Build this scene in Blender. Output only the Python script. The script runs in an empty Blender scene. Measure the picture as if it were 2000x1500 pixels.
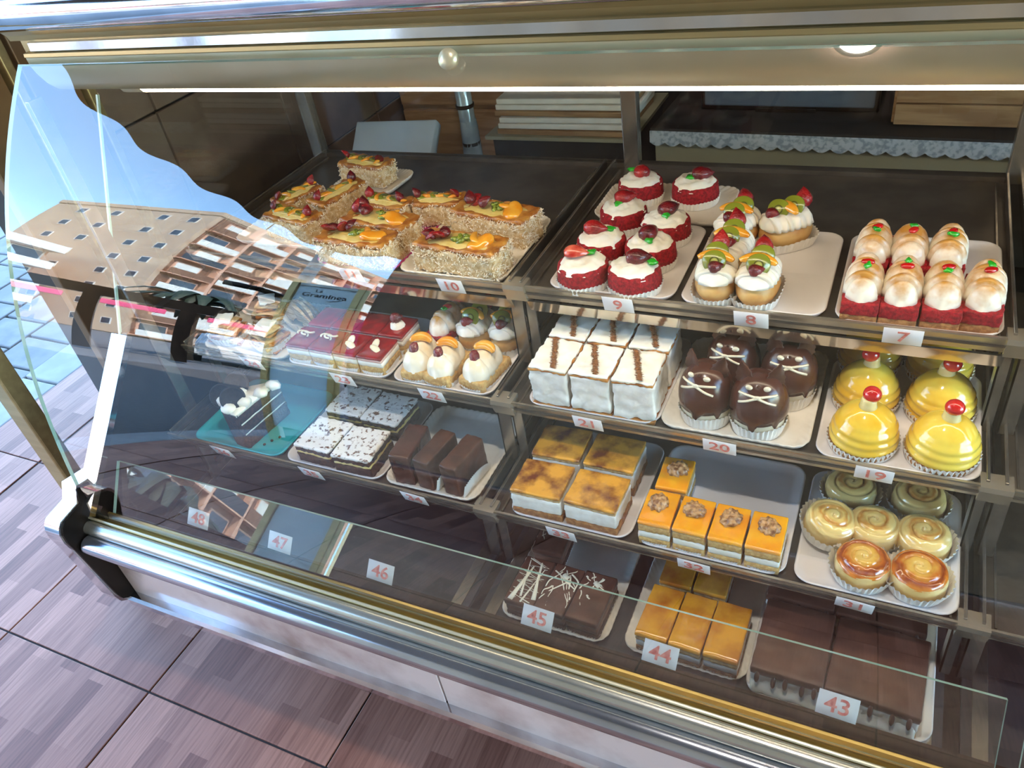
import bpy, bmesh, math, random
from mathutils import Vector, Matrix, noise
PI = math.pi
sc = bpy.context.scene
COL = sc.collection
rnd = random.Random(7)

# ------------------------------------------------------------ camera, sky, sun, exposure
cam_d = bpy.data.cameras.new('camera'); cam = bpy.data.objects.new('camera', cam_d); COL.objects.link(cam)
cam_d.sensor_width = 36; cam_d.lens = 1544.6 * 36 / 2000; cam_d.clip_start = .02; cam_d.clip_end = 500
RX = (0.90173479, 0.40756809, -0.14409242); UP = (-0.14827359, 0.60470701, 0.78252436); BK = (0.40606566, -0.68426434, 0.60571693)
cam.matrix_world = Matrix(((RX[0], UP[0], BK[0], 0), (RX[1], UP[1], BK[1], 0), (RX[2], UP[2], BK[2], 1.39), (0, 0, 0, 1)))
sc.camera = cam
w = bpy.data.worlds.new('sky'); sc.world = w; w.use_nodes = True
wn = w.node_tree.nodes; wl = w.node_tree.links
sky = wn.new('ShaderNodeTexSky'); sky.sky_type = 'NISHITA'; sky.sun_elevation = math.radians(48)
sky.sun_rotation = math.radians(52); sky.sun_disc = False; sky.air_density = 1.1; sky.dust_density = .4
tint = wn.new('ShaderNodeMix'); tint.data_type = 'RGBA'; tint.blend_type = 'MULTIPLY'; tint.inputs[0].default_value = 1; tint.inputs[7].default_value = (.84, 1.02, 1.08, 1)
wl.new(sky.outputs[0], tint.inputs[6]); wl.new(tint.outputs[2], wn['Background'].inputs[0]); wn['Background'].inputs[1].default_value = 1.1
sun_d = bpy.data.lights.new('sun', 'SUN'); sun = bpy.data.objects.new('sun', sun_d); COL.objects.link(sun)
sun_d.energy = 11; sun_d.angle = .01; sun_d.color = (1, .93, .82)
sun.rotation_euler = Vector((-math.sin(math.radians(52)) * .67, -math.cos(math.radians(52)) * .67, -.74)).to_track_quat('-Z', 'Y').to_euler()
vs = sc.view_settings
vs.view_transform = 'Standard'; vs.look = 'None'; vs.exposure = 1.0; vs.gamma = 1; vs.use_curve_mapping = False

# ------------------------------------------------------------ materials
MT = {}
def lin(c):
    return tuple(((x / 255) / 12.92 if x / 255 <= .04045 else ((x / 255 + .055) / 1.055) ** 2.4) for x in c) + (1,)
def nd(nt, t, **k):
    n = nt.nodes.new(t)
    for a, b in k.items(): setattr(n, a, b)
    return n
def base(name):
    m = bpy.data.materials.new(name); m.use_nodes = True; MT[name] = m
    nt = m.node_tree; return m, nt, nt.nodes['Principled BSDF']
def coords(nt, rand=True):
    tc = nd(nt, 'ShaderNodeTexCoord')
    if not rand: return tc.outputs['Object']
    oi = nd(nt, 'ShaderNodeObjectInfo'); mu = nd(nt, 'ShaderNodeMath', operation='MULTIPLY'); mu.inputs[1].default_value = 17.3
    ad = nd(nt, 'ShaderNodeVectorMath', operation='ADD')
    nt.links.new(oi.outputs['Random'], mu.inputs[0]); nt.links.new(tc.outputs['Object'], ad.inputs[0]); nt.links.new(mu.outputs[0], ad.inputs[1])
    return ad.outputs[0]
def mat(name, col, rough=.5, metal=0, col2=None, nscale=60, lo=.4, hi=.6, bump=0, bscale=150, coat=0, spec=.5, detail=4, sss=0, stretch=None, trans=0, croug=.05):
    """procedural: two noise-mixed colours, optional fine relief"""
    m, nt, p = base(name)
    p.inputs['Base Color'].default_value = lin(col); p.inputs['Roughness'].default_value = rough; p.inputs['Metallic'].default_value = metal
    p.inputs['Coat Weight'].default_value = coat; p.inputs['Coat Roughness'].default_value = croug; p.inputs['Specular IOR Level'].default_value = spec
    if sss:
        p.inputs['Subsurface Weight'].default_value = sss; p.inputs['Subsurface Radius'].default_value = (1, .6, .4); p.inputs['Subsurface Scale'].default_value = .004
    if trans: p.inputs['Transmission Weight'].default_value = trans
    co = coords(nt)
    if stretch:
        mp = nd(nt, 'ShaderNodeMapping'); mp.inputs['Scale'].default_value = stretch; nt.links.new(co, mp.inputs[0]); co = mp.outputs[0]
    if col2 is not None:
        n = nd(nt, 'ShaderNodeTexNoise'); n.inputs['Scale'].default_value = nscale; n.inputs['Detail'].default_value = detail
        nt.links.new(co, n.inputs['Vector'])
        r = nd(nt, 'ShaderNodeValToRGB'); e = r.color_ramp.elements
        e[0].position = lo; e[0].color = lin(col); e[1].position = hi; e[1].color = lin(col2)
        nt.links.new(n.outputs[0], r.inputs[0]); nt.links.new(r.outputs[0], p.inputs['Base Color'])
    if bump:
        n = nd(nt, 'ShaderNodeTexNoise'); n.inputs['Scale'].default_value = bscale; n.inputs['Detail'].default_value = 5
        nt.links.new(co, n.inputs['Vector'])
        b = nd(nt, 'ShaderNodeBump'); b.inputs['Strength'].default_value = bump; b.inputs['Distance'].default_value = .002
        nt.links.new(n.outputs[0], b.inputs['Height']); nt.links.new(b.outputs[0], p.inputs['Normal'])
    return m
def zmix(name, low, high, z0, z1, amp=.5, nscale=70, rough=.4, coat=0, bump=.1, bscale=120):
    """colour changes with the piece's own height, broken up by noise (toasting, soaked sponge)"""
    m, nt, p = base(name); co = coords(nt, False)
    s = nd(nt, 'ShaderNodeSeparateXYZ'); nt.links.new(co, s.inputs[0])
    mr = nd(nt, 'ShaderNodeMapRange'); mr.inputs[1].default_value = z0; mr.inputs[2].default_value = z1; nt.links.new(s.outputs[2], mr.inputs[0])
    cr = coords(nt); n = nd(nt, 'ShaderNodeTexNoise'); n.inputs['Scale'].default_value = nscale; n.inputs['Detail'].default_value = 3; nt.links.new(cr, n.inputs['Vector'])
    a = nd(nt, 'ShaderNodeMath', operation='MULTIPLY_ADD'); a.inputs[1].default_value = amp * 2; a.inputs[2].default_value = -amp; nt.links.new(n.outputs[0], a.inputs[0])
    b = nd(nt, 'ShaderNodeMath', operation='ADD'); nt.links.new(a.outputs[0], b.inputs[0]); nt.links.new(mr.outputs[0], b.inputs[1])
    r = nd(nt, 'ShaderNodeValToRGB'); e = r.color_ramp.elements; e[0].color = lin(low); e[1].color = lin(high); e[0].position = .2; e[1].position = .9
    nt.links.new(b.outputs[0], r.inputs[0]); nt.links.new(r.outputs[0], p.inputs['Base Color'])
    p.inputs['Roughness'].default_value = rough; p.inputs['Coat Weight'].default_value = coat
    if bump:
        n2 = nd(nt, 'ShaderNodeTexNoise'); n2.inputs['Scale'].default_value = bscale; nt.links.new(cr, n2.inputs['Vector'])
        bb = nd(nt, 'ShaderNodeBump'); bb.inputs['Strength'].default_value = bump; bb.inputs['Distance'].default_value = .002
        nt.links.new(n2.outputs[0], bb.inputs['Height']); nt.links.new(bb.outputs[0], p.inputs['Normal'])
    return m
def radial(name, stops, scale, spiral=0, rough=.25, coat=.6, seeds=False):
    """rings or a spiral around the piece's own axis"""
    m, nt, p = base(name); co = coords(nt, False)
    s = nd(nt, 'ShaderNodeSeparateXYZ'); nt.links.new(co, s.inputs[0])
    c2 = nd(nt, 'ShaderNodeCombineXYZ'); nt.links.new(s.outputs[0], c2.inputs[0]); nt.links.new(s.outputs[1], c2.inputs[1])
    ln = nd(nt, 'ShaderNodeVectorMath', operation='LENGTH'); nt.links.new(c2.outputs[0], ln.inputs[0])
    v = nd(nt, 'ShaderNodeMath', operation='MULTIPLY'); v.inputs[1].default_value = 1 / scale; nt.links.new(ln.outputs[1], v.inputs[0]); out = v.outputs[0]
    cr = coords(nt); n = nd(nt, 'ShaderNodeTexNoise'); n.inputs['Scale'].default_value = 70; nt.links.new(cr, n.inputs['Vector'])
    if spiral:
        at = nd(nt, 'ShaderNodeMath', operation='ARCTAN2'); nt.links.new(s.outputs[1], at.inputs[0]); nt.links.new(s.outputs[0], at.inputs[1])
        q = nd(nt, 'ShaderNodeMath', operation='MULTIPLY_ADD'); q.inputs[1].default_value = spiral; nt.links.new(out, q.inputs[0])
        dv = nd(nt, 'ShaderNodeMath', operation='MULTIPLY'); dv.inputs[1].default_value = -1 / (2 * PI); nt.links.new(at.outputs[0], dv.inputs[0]); nt.links.new(dv.outputs[0], q.inputs[2])
        fr = nd(nt, 'ShaderNodeMath', operation='FRACT'); nt.links.new(q.outputs[0], fr.inputs[0])
        pp = nd(nt, 'ShaderNodeMath', operation='PINGPONG'); pp.inputs[1].default_value = .5; nt.links.new(fr.outputs[0], pp.inputs[0]); out = pp.outputs[0]
    ad = nd(nt, 'ShaderNodeMath', operation='MULTIPLY_ADD'); ad.inputs[1].default_value = .5; nt.links.new(n.outputs[0], ad.inputs[0])
    sb = nd(nt, 'ShaderNodeMath', operation='SUBTRACT'); sb.inputs[1].default_value = .25; nt.links.new(out, sb.inputs[0]); nt.links.new(sb.outputs[0], ad.inputs[2])
    r = nd(nt, 'ShaderNodeValToRGB'); e = r.color_ramp.elements
    while len(e) < len(stops): e.new(.5)
    for i, (po, c) in enumerate(stops): e[i].position = po; e[i].color = lin(c)
    nt.links.new(ad.outputs[0] if not seeds else out, r.inputs[0]); nt.links.new(r.outputs[0], p.inputs['Base Color'])
    p.inputs['Roughness'].default_value = rough; p.inputs['Coat Weight'].default_value = coat
    return m
def glassmat(name, ior, tint):
    m, nt, p = base(name); nt.nodes.remove(p)
    o = nt.nodes['Material Output']; t = nd(nt, 'ShaderNodeBsdfTransparent'); t.inputs[0].default_value = tint
    g = nd(nt, 'ShaderNodeBsdfGlossy'); g.inputs['Roughness'].default_value = 0; g.inputs[0].default_value = (1, 1, 1, 1)
    f = nd(nt, 'ShaderNodeFresnel'); ge = nd(nt, 'ShaderNodeNewGeometry')
    mx = nd(nt, 'ShaderNodeMapRange'); mx.inputs[3].default_value = ior; mx.inputs[4].default_value = 1 / ior
    nt.links.new(ge.outputs['Backfacing'], mx.inputs[0]); nt.links.new(mx.outputs[0], f.inputs[0])
    x = nd(nt, 'ShaderNodeMixShader'); nt.links.new(f.outputs[0], x.inputs[0]); nt.links.new(t.outputs[0], x.inputs[1]); nt.links.new(g.outputs[0], x.inputs[2])
    nt.links.new(x.outputs[0], o.inputs[0]); return m
def emis(name, col, st):
    m, nt, p = base(name); p.inputs['Base Color'].default_value = lin(col); p.inputs['Emission Color'].default_value = lin(col); p.inputs['Emission Strength'].default_value = st
    return m

glassmat('glass', 1.85, (.965, .985, .975, 1)); glassmat('clear_glass', 1.3, (.97, .985, .98, 1)); glassmat('side_glass', 1.5, (.93, .97, .97, 1))
m_, nt_, p_ = base('glass_inner'); nt_.nodes.remove(p_); t_ = nd(nt_, 'ShaderNodeBsdfTransparent'); nt_.links.new(t_.outputs[0], nt_.nodes['Material Output'].inputs[0])
mat('glass_edge', (150, 190, 175), .15, coat=.5, col2=(190, 215, 200), nscale=8)
emis('lamp', (255, 238, 210), 10)
emis('terrace_lamp', (255, 248, 240), 460)
mat('lip_steel', (186, 174, 156), .26, .7, col2=(168, 157, 140), nscale=9, bump=.03, bscale=30)
mat('curtain', (150, 130, 112), .9, 0, col2=(138, 118, 102), nscale=40)  # cloth lightened so the unseen curtain bounces fill light into the case
mat('chrome', (225, 226, 230), .09, 1, col2=(200, 202, 208), nscale=9, bump=.03, bscale=40)
mat('steel', (178, 170, 160), .22, .85, col2=(140, 134, 128), nscale=12, bump=.04, bscale=60)
mat('mirror_steel', (206, 194, 178), .1, .88, col2=(188, 176, 160), nscale=7, bump=.04, bscale=14)
mat('pan_steel', (104, 96, 88), .36, .55, col2=(86, 79, 73), nscale=14, bump=.04, bscale=50)
mat('deck_dark', (44, 49, 58), .4, .15, col2=(34, 38, 46), nscale=10, bump=.03)
mat('gold_alu', (186, 164, 116), .36, .55, col2=(172, 150, 104), nscale=6, stretch=(.3, 8, 8))
mat('brass', (190, 164, 96), .3, .8, col2=(176, 150, 84), nscale=6)
mat('satin_alu', (208, 198, 168), .34, .45, col2=(198, 186, 154), nscale=5)
mat('silver_bead', (198, 196, 184), .24, .8, col2=(184, 182, 170), nscale=5)
mat('bumper_chrome', (196, 200, 208), .16, .9, col2=(176, 180, 190), nscale=8)
mat('bronze', (138, 108, 74), .4, .3, col2=(118, 92, 64), nscale=5)
mat('dark_metal', (52, 44, 40), .3, .8, col2=(40, 34, 32), nscale=9)
mat('marble', (228, 210, 204), .22, 0, col2=(176, 146, 136), nscale=8, lo=.46, hi=.72, coat=.4, detail=7)
mat('paper', (240, 236, 230), .75, 0, col2=(232, 228, 222), nscale=30)
mat('paper_tray', (238, 230, 218), .7, 0, col2=(230, 221, 208), nscale=30)
mat('plastic', (235, 228, 226), .3, 0, coat=.2, col2=(226, 220, 218), nscale=10)
mat('blue_plastic', (52, 190, 200), .35, 0, coat=.2, col2=(44, 178, 192), nscale=10)
mat('pink_plastic', (206, 48, 130), .35, 0, coat=.2, col2=(190, 40, 120), nscale=10)
mat('card', (238, 234, 234), .6, 0, col2=(230, 226, 228), nscale=20)
mat('ink', (238, 160, 148), .6, 0, col2=(214, 104, 98), nscale=180, lo=.35, hi=.65)
mat('red_sponge', (178, 20, 34), .8, 0, col2=(132, 10, 22), nscale=220, bump=.9, bscale=420)
mat('cream', (252, 248, 238), .45, 0, col2=(246, 239, 222), nscale=40, sss=.15, bump=.12, bscale=150)
mat('white_meringue', (250, 247, 240), .6, 0, col2=(236, 231, 222), nscale=60, bump=.7, bscale=90)
zmix('toasted', (252, 244, 228), (208, 148, 66), .006, .038, .75, 60, .35, .3, .1)
zmix('cream_toast', (252, 244, 226), (246, 214, 150), .0, .05, .5, 50, .3, .45, .1)
mat('strawberry', (128, 10, 20), .25, 0, col2=(176, 28, 30), nscale=70, bump=.9, bscale=420, coat=.45)
mat('straw_dark', (84, 6, 18), .22, 0, col2=(124, 12, 24), nscale=70, bump=.9, bscale=420, coat=.5)
mat('straw_cut', (196, 40, 32), .25, 0, col2=(232, 122, 96), nscale=45, coat=.6)
mat('green_gel', (34, 168, 40), .15, 0, col2=(50, 190, 50), nscale=40, coat=.8)
mat('cherry', (186, 14, 20), .1, 0, col2=(210, 26, 26), nscale=50, coat=1)
mat('peach', (240, 150, 30), .18, 0, col2=(246, 176, 60), nscale=45, coat=.8)
radial('kiwi', [(0, (196, 194, 128)), (.24, (172, 172, 80)), (.34, (46, 40, 14)), (.44, (128, 134, 36)), (.9, (136, 142, 42)), (1, (98, 96, 34))], .0135, seeds=True)
mat('kiwi_bits', (158, 172, 70), .2, 0, col2=(92, 106, 30), nscale=190, coat=.7)
mat('custard', (226, 196, 110), .3, 0, col2=(236, 212, 140), nscale=50, coat=.4)
mat('puff', (206, 142, 62), .4, 0, col2=(160, 92, 34), nscale=55, bump=.4, bscale=120, coat=.3)
mat('puff_pale', (222, 192, 140), .6, 0, col2=(190, 150, 96), nscale=60, bump=.7, bscale=160, stretch=(1, 1, 5))
mat('coconut_side', (234, 210, 168), .75, 0, col2=(208, 170, 116), nscale=140, bump=.9, bscale=260)
mat('coconut', (252, 243, 226), .65, 0, col2=(246, 230, 204), nscale=90)
mat('bun', (206, 148, 80), .45, 0, col2=(226, 186, 120), nscale=35, bump=.15)
mat('dough', (230, 204, 142), .55, 0, col2=(216, 182, 112), nscale=40, bump=.3, bscale=140)
radial('swirl_glaze', [(0, (238, 208, 136)), (.3, (232, 194, 110)), (.5, (206, 140, 60)), (.64, (236, 200, 120)), (1, (238, 208, 136))], .031, 0, .12, 1)
radial('swirl_dark', [(0, (240, 206, 120)), (.4, (232, 178, 78)), (.66, (196, 104, 24)), (.8, (150, 62, 12)), (1, (222, 130, 36))], .031, 0, .12, 1)
mat('choc_gloss', (82, 44, 33), .24, 0, col2=(70, 36, 27), nscale=30, coat=.25, bump=.05, bscale=50, croug=.12)
mat('choc', (88, 52, 38), .38, 0, col2=(70, 40, 29), nscale=40, bump=.15, bscale=90, coat=.06, spec=.35)
mat('choc_flat', (92, 56, 42), .42, 0, col2=(76, 45, 35), nscale=22, bump=.12, bscale=70)
mat('choc_sponge', (74, 42, 30), .85, 0, col2=(48, 26, 20), nscale=200, bump=.9, bscale=380)
mat('choc_mousse', (128, 88, 66), .6, 0, col2=(104, 68, 50), nscale=60, bump=.3)
mat('sponge', (220, 182, 116), .8, 0, col2=(196, 150, 86), nscale=180, bump=.8, bscale=360)
mat('brown_sponge', (176, 122, 70), .8, 0, col2=(140, 90, 48), nscale=180, bump=.8, bscale=360)
mat('white_choc', (238, 228, 202), .35, 0, col2=(230, 218, 190), nscale=50, coat=.3)
mat('yellow_glaze', (244, 212, 84), .14, 0, col2=(236, 180, 36), nscale=24, lo=.4, hi=.7, coat=.6)
mat('pale_knob', (232, 210, 140), .25, 0, col2=(240, 224, 170), nscale=40, coat=.5)
mat('orange_glaze', (250, 158, 6), .1, 0, col2=(252, 176, 18), nscale=35, coat=1, bump=.04, bscale=60)
mat('caramel_top', (226, 156, 40), .12, 0, col2=(176, 92, 16), nscale=26, lo=.4, hi=.72, coat=1, bump=.1, bscale=45, detail=5)
mat('burnt_top', (232, 164, 56), .2, 0, col2=(108, 44, 8), nscale=34, lo=.42, hi=.66, coat=.7, bump=.12, bscale=60, detail=6)
mat('red_jelly', (128, 4, 14), .08, 0, col2=(158, 8, 18), nscale=45, coat=.4, bump=.05, bscale=70)
mat('pink_mousse', (228, 178, 166), .6, 0, col2=(236, 200, 186), nscale=70, bump=.3)
mat('walnut', (206, 158, 104), .4, 0, col2=(134, 84, 44), nscale=150, lo=.42, hi=.6, bump=.6, bscale=300, coat=.4)
mat('powder', (244, 240, 234), .8, 0, col2=(112, 76, 56), nscale=130, lo=.55, hi=.64, bump=.6, bscale=170, detail=9)
mat('cinnamon', (168, 108, 58), .8, 0, col2=(138, 82, 40), nscale=260)
mat('cookie', (38, 28, 26), .7, 0, col2=(28, 20, 18), nscale=120, bump=.5, bscale=220)
mat('wood', (176, 138, 98), .65, 0, col2=(150, 112, 76), nscale=9, stretch=(1, 1, 9), bump=.2)
mat('grey_cloth', (120, 132, 140), .8, 0, col2=(100, 112, 122), nscale=60)
mat('lace', (196, 204, 210), .8, 0, col2=(150, 162, 172), nscale=110, lo=.45, hi=.6)
mat('olive_panel', (168, 160, 132), .5, 0, col2=(156, 148, 122), nscale=5)
mat('daylit_white', (222, 234, 246), .5, 0, col2=(212, 226, 240), nscale=8)  # white box lid, the blue cast of daylight put into its colour
mat('shop_dark', (48, 42, 40), .7, 0, col2=(36, 32, 31), nscale=4)
mat('brown_tile', (150, 124, 106), .4, 0, col2=(128, 104, 88), nscale=6, detail=6)
mat('awning', (96, 78, 64), .85, 0, col2=(84, 66, 56), nscale=40)
m_, nt_, p_ = base('plastic_film'); p_.inputs['Base Color'].default_value = lin((170, 186, 196)); p_.inputs['Roughness'].default_value = .3
t_ = nd(nt_, 'ShaderNodeBsdfTranslucent'); t_.inputs[0].default_value = lin((228, 238, 242)); x_ = nd(nt_, 'ShaderNodeMixShader'); x_.inputs[0].default_value = .85
nt_.links.new(p_.outputs[0], x_.inputs[1]); nt_.links.new(t_.outputs[0], x_.inputs[2]); nt_.links.new(x_.outputs[0], nt_.nodes['Material Output'].inputs[0])
mat('lettering', (24, 28, 32), .7, 0, col2=(32, 36, 40), nscale=30)
mat('plaster', (204, 178, 154), .8, 0, col2=(196, 169, 146), nscale=.4)
mat('plaster_pink', (232, 178, 150), .8, 0, col2=(228, 180, 154), nscale=.4)
mat('brick_brown', (150, 112, 90), .85, 0, col2=(128, 92, 74), nscale=3)
mat('shutter_white', (245, 244, 238), .6, 0, col2=(232, 230, 224), nscale=2)
mat('window_dark', (84, 96, 110), .12, 0, col2=(62, 72, 86), nscale=.7)
mat('rail_dark', (70, 76, 86), .5, 0, col2=(58, 62, 70), nscale=2)
mat('yellow_wall', (236, 220, 176), .8, 0, col2=(226, 208, 160), nscale=.5)
mat('purple', (150, 40, 96), .6, 0, col2=(138, 34, 88), nscale=4)
mat('asphalt', (120, 120, 122), .85, 0, col2=(104, 104, 106), nscale=30)
mat('stone', (122, 120, 118), .75, 0, col2=(106, 105, 105), nscale=9, bump=.3, bscale=60)
mat('kerb', (150, 148, 146), .7, 0, col2=(138, 136, 134), nscale=12, bump=.2, bscale=60)
mat('mortar', (96, 92, 90), .9, 0, col2=(84, 80, 78), nscale=40)
mat('grout', (58, 50, 50), .9, 0, col2=(48, 42, 42), nscale=60)
mat('palm_leaf', (52, 66, 48), .55, 0, col2=(38, 52, 36), nscale=6)
mat('bark', (98, 78, 60), .9, 0, col2=(72, 56, 44), nscale=14, bump=.8, bscale=20)
mat('car_paint', (222, 224, 228), .15, 0, coat=1, col2=(216, 218, 222), nscale=2)
mat('rubber', (24, 24, 26), .8, 0, col2=(32, 32, 34), nscale=20)
mat('neon_pink', (250, 110, 150), .5, 0, col2=(240, 90, 134), nscale=2)
mat('film_silver', (205, 218, 228), .2, .35, col2=(165, 180, 192), nscale=18, bump=.5, bscale=20)

# wood-look floor tile: staves running along Y, each with its own tone
m_, nt_, p_ = base('floor_tile')
tc_ = coords(nt_, False); oi_ = nd(nt_, 'ShaderNodeObjectInfo')
rz_ = nd(nt_, 'ShaderNodeMapping'); rz_.inputs['Rotation'].default_value = (0, 0, PI / 2); nt_.links.new(tc_, rz_.inputs[0])
off_ = nd(nt_, 'ShaderNodeMath', operation='MULTIPLY'); off_.inputs[1].default_value = 3.7; nt_.links.new(oi_.outputs['Random'], off_.inputs[0])
cb_ = nd(nt_, 'ShaderNodeCombineXYZ'); nt_.links.new(off_.outputs[0], cb_.inputs[0]); nt_.links.new(off_.outputs[0], cb_.inputs[1])
ad_ = nd(nt_, 'ShaderNodeVectorMath', operation='ADD'); nt_.links.new(rz_.outputs[0], ad_.inputs[0]); nt_.links.new(cb_.outputs[0], ad_.inputs[1])
bk_ = nd(nt_, 'ShaderNodeTexBrick'); bk_.offset = .37; bk_.inputs['Scale'].default_value = 1; bk_.inputs['Mortar Size'].default_value = 0
bk_.inputs['Brick Width'].default_value = .21; bk_.inputs['Row Height'].default_value = .046
bk_.inputs[1].default_value = lin((182, 126, 106)); bk_.inputs[2].default_value = lin((130, 80, 65)); nt_.links.new(ad_.outputs[0], bk_.inputs[0])
gm_ = nd(nt_, 'ShaderNodeMapping'); gm_.inputs['Scale'].default_value = (7, 150, 20); nt_.links.new(ad_.outputs[0], gm_.inputs[0])
gn_ = nd(nt_, 'ShaderNodeTexNoise'); gn_.inputs['Scale'].default_value = 1.3; gn_.inputs['Detail'].default_value = 6; nt_.links.new(gm_.outputs[0], gn_.inputs['Vector'])
gr_ = nd(nt_, 'ShaderNodeValToRGB'); gr_.color_ramp.elements[0].color = (.66, .62, .6, 1); gr_.color_ramp.elements[0].position = .3; gr_.color_ramp.elements[1].color = (1, 1, 1, 1); gr_.color_ramp.elements[1].position = .6
nt_.links.new(gn_.outputs[0], gr_.inputs[0])
mm_ = nd(nt_, 'ShaderNodeMix', data_type='RGBA', blend_type='MULTIPLY'); mm_.inputs[0].default_value = 1
nt_.links.new(bk_.outputs[0], mm_.inputs[6]); nt_.links.new(gr_.outputs[0], mm_.inputs[7]); nt_.links.new(mm_.outputs[2], p_.inputs['Base Color'])
p_.inputs['Roughness'].default_value = .42; p_.inputs['Specular IOR Level'].default_value = .3

# ------------------------------------------------------------ geometry helpers
def mesh(name, vs_, fs, smooth=True, mats=None, fm=None):
    me = bpy.data.meshes.new(name); me.from_pydata([tuple(v) for v in vs_], [], fs); me.validate()
    if mats:
        for k in mats: me.materials.append(MT[k])
        if fm: me.polygons.foreach_set('material_index', fm)
    if smooth: me.polygons.foreach_set('use_smooth', [True] * len(me.polygons))
    me.update(); return me
def frombm(bm, name, smooth=True):
    bmesh.ops.recalc_face_normals(bm, faces=bm.faces[:])
    me = bpy.data.meshes.new(name); bm.to_mesh(me); bm.free()
    if smooth: me.polygons.foreach_set('use_smooth', [True] * len(me.polygons))
    return me
CACHE = {}
def cached(key, fn):
    if key not in CACHE: CACHE[key] = fn()
    return CACHE[key]
def thing(name, label, cat, loc=(0, 0, 0), rz=0, group=None):
    o = bpy.data.objects.new(name, None); COL.objects.link(o); o.location = loc; o.rotation_euler = (0, 0, rz); o.empty_display_size = .02
    o['label'] = label; o['category'] = cat
    if group: o['group'] = group
    return o
def part(name, me, m=None, parent=None, loc=(0, 0, 0), rot=(0, 0, 0), scale=(1, 1, 1), kind=None, label=None):
    if m and (not me.materials or me.materials[0] != MT[m]):
        if me.materials: me = me.copy(); me.materials.clear()
        me.materials.append(MT[m])
    o = bpy.data.objects.new(name, me); COL.objects.link(o); o.parent = parent
    o.location = loc; o.rotation_euler = rot; o.scale = scale
    if kind: o['kind'] = kind
    if label: o['label'] = label
    return o
def tag(o, label, cat, group=None):
    o['label'] = label; o['category'] = cat
    if group: o['group'] = group
    return o
def nz(p, f, seed=0):
    return noise.noise(Vector((p[0] * f + seed * 3.17, p[1] * f - seed * 1.7, p[2] * f + seed * .91)))
def rbox(w, d, h, rad=.002, cell=.006, amp=0, freq=200, seed=0, top=None, smooth=True):
    """rounded block, base centre at the origin, sides roughened by noise; top(x, y) adds relief to the upper face"""
    nx, ny, n3 = [max(2, min(26, int(round(q / cell)))) for q in (w, d, h)]
    idx = {}; V = []
    def vid(i, j, k):
        if (i, j, k) in idx: return idx[(i, j, k)]
        def warp(t, n, L):
            return -L / 2 + L * t / n
        p = Vector((warp(i, nx, w), warp(j, ny, d), warp(k, n3, h)))
        # keep one loop of vertices close to each edge so corners stay crisp
        for a, (t, n, L) in enumerate(((i, nx, w), (j, ny, d), (k, n3, h))):
            if n > 3 and t == 1: p[a] = -L / 2 + min(rad, L / n)
            if n > 3 and t == n - 1: p[a] = L / 2 - min(rad, L / n)
        q = Vector([max(-(L / 2 - rad), min(L / 2 - rad, c)) for c, L in zip(p, (w, d, h))])
        dv = p - q
        if dv.length > 1e-9: p = q + dv.normalized() * rad
        nn = dv.normalized() if dv.length > 1e-9 else Vector((0, 0, 1 if k else -1))
        if amp: p = p + nn * (amp * nz(p, freq, seed) + amp * .6 * nz(p, freq * 2.3, seed + 5))
        if top and k == n3: p.z += top(p.x / (w / 2), p.y / (d / 2))
        p.z += h / 2
        idx[(i, j, k)] = len(V); V.append(p); return idx[(i, j, k)]
    F = []
    for i in range(nx):
        for j in range(ny):
            F.append((vid(i, j, 0), vid(i, j + 1, 0), vid(i + 1, j + 1, 0), vid(i + 1, j, 0)))
            F.append((vid(i, j, n3), vid(i + 1, j, n3), vid(i + 1, j + 1, n3), vid(i, j + 1, n3)))
    for i in range(nx):
        for k in range(n3):
            F.append((vid(i, 0, k), vid(i + 1, 0, k), vid(i + 1, 0, k + 1), vid(i, 0, k + 1)))
            F.append((vid(i, ny, k), vid(i, ny, k + 1), vid(i + 1, ny, k + 1), vid(i + 1, ny, k)))
    for j in range(ny):
        for k in range(n3):
            F.append((vid(0, j, k), vid(0, j, k + 1), vid(0, j + 1, k + 1), vid(0, j + 1, k)))
            F.append((vid(nx, j, k), vid(nx, j + 1, k), vid(nx, j + 1, k + 1), vid(nx, j, k + 1)))
    return mesh('block', V, F, smooth)
def box(x0, x1, y0, y1, z0, z1, bev=0, name='panel'):
    bm = bmesh.new(); bmesh.ops.create_cube(bm, size=1)
    for v in bm.verts: v.co = Vector(((x0 + x1) / 2 + v.co.x * (x1 - x0), (y0 + y1) / 2 + v.co.y * (y1 - y0), (z0 + z1) / 2 + v.co.z * (z1 - z0)))
    if bev: bmesh.ops.bevel(bm, geom=bm.edges[:], offset=bev, segments=2, affect='EDGES', profile=.5)
    return frombm(bm, name, False)
def lathe(prof, seg=32, fn=None, smooth=True):
    V = []; F = []; rows = []
    for r, z in prof:
        if r < 1e-6: rows.append([len(V)]); V.append(Vector((0, 0, z))); continue
        row = []
        for s in range(seg):
            t = 2 * PI * s / seg; rr, zz = (r, z) if not fn else fn(t, r, z)
            row.append(len(V)); V.append(Vector((rr * math.cos(t), rr * math.sin(t), zz)))
        rows.append(row)
    for a, b in zip(rows, rows[1:]):
        for s in range(seg):
            t = (s + 1) % seg
            if len(a) == 1 and len(b) > 1: F.append((a[0], b[t], b[s]))
            elif len(b) == 1 and len(a) > 1: F.append((a[s], a[t], b[0]))
            elif len(a) > 1: F.append((a[s], a[t], b[t], b[s]))
    return mesh('lathe', V, F, smooth)
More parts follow.
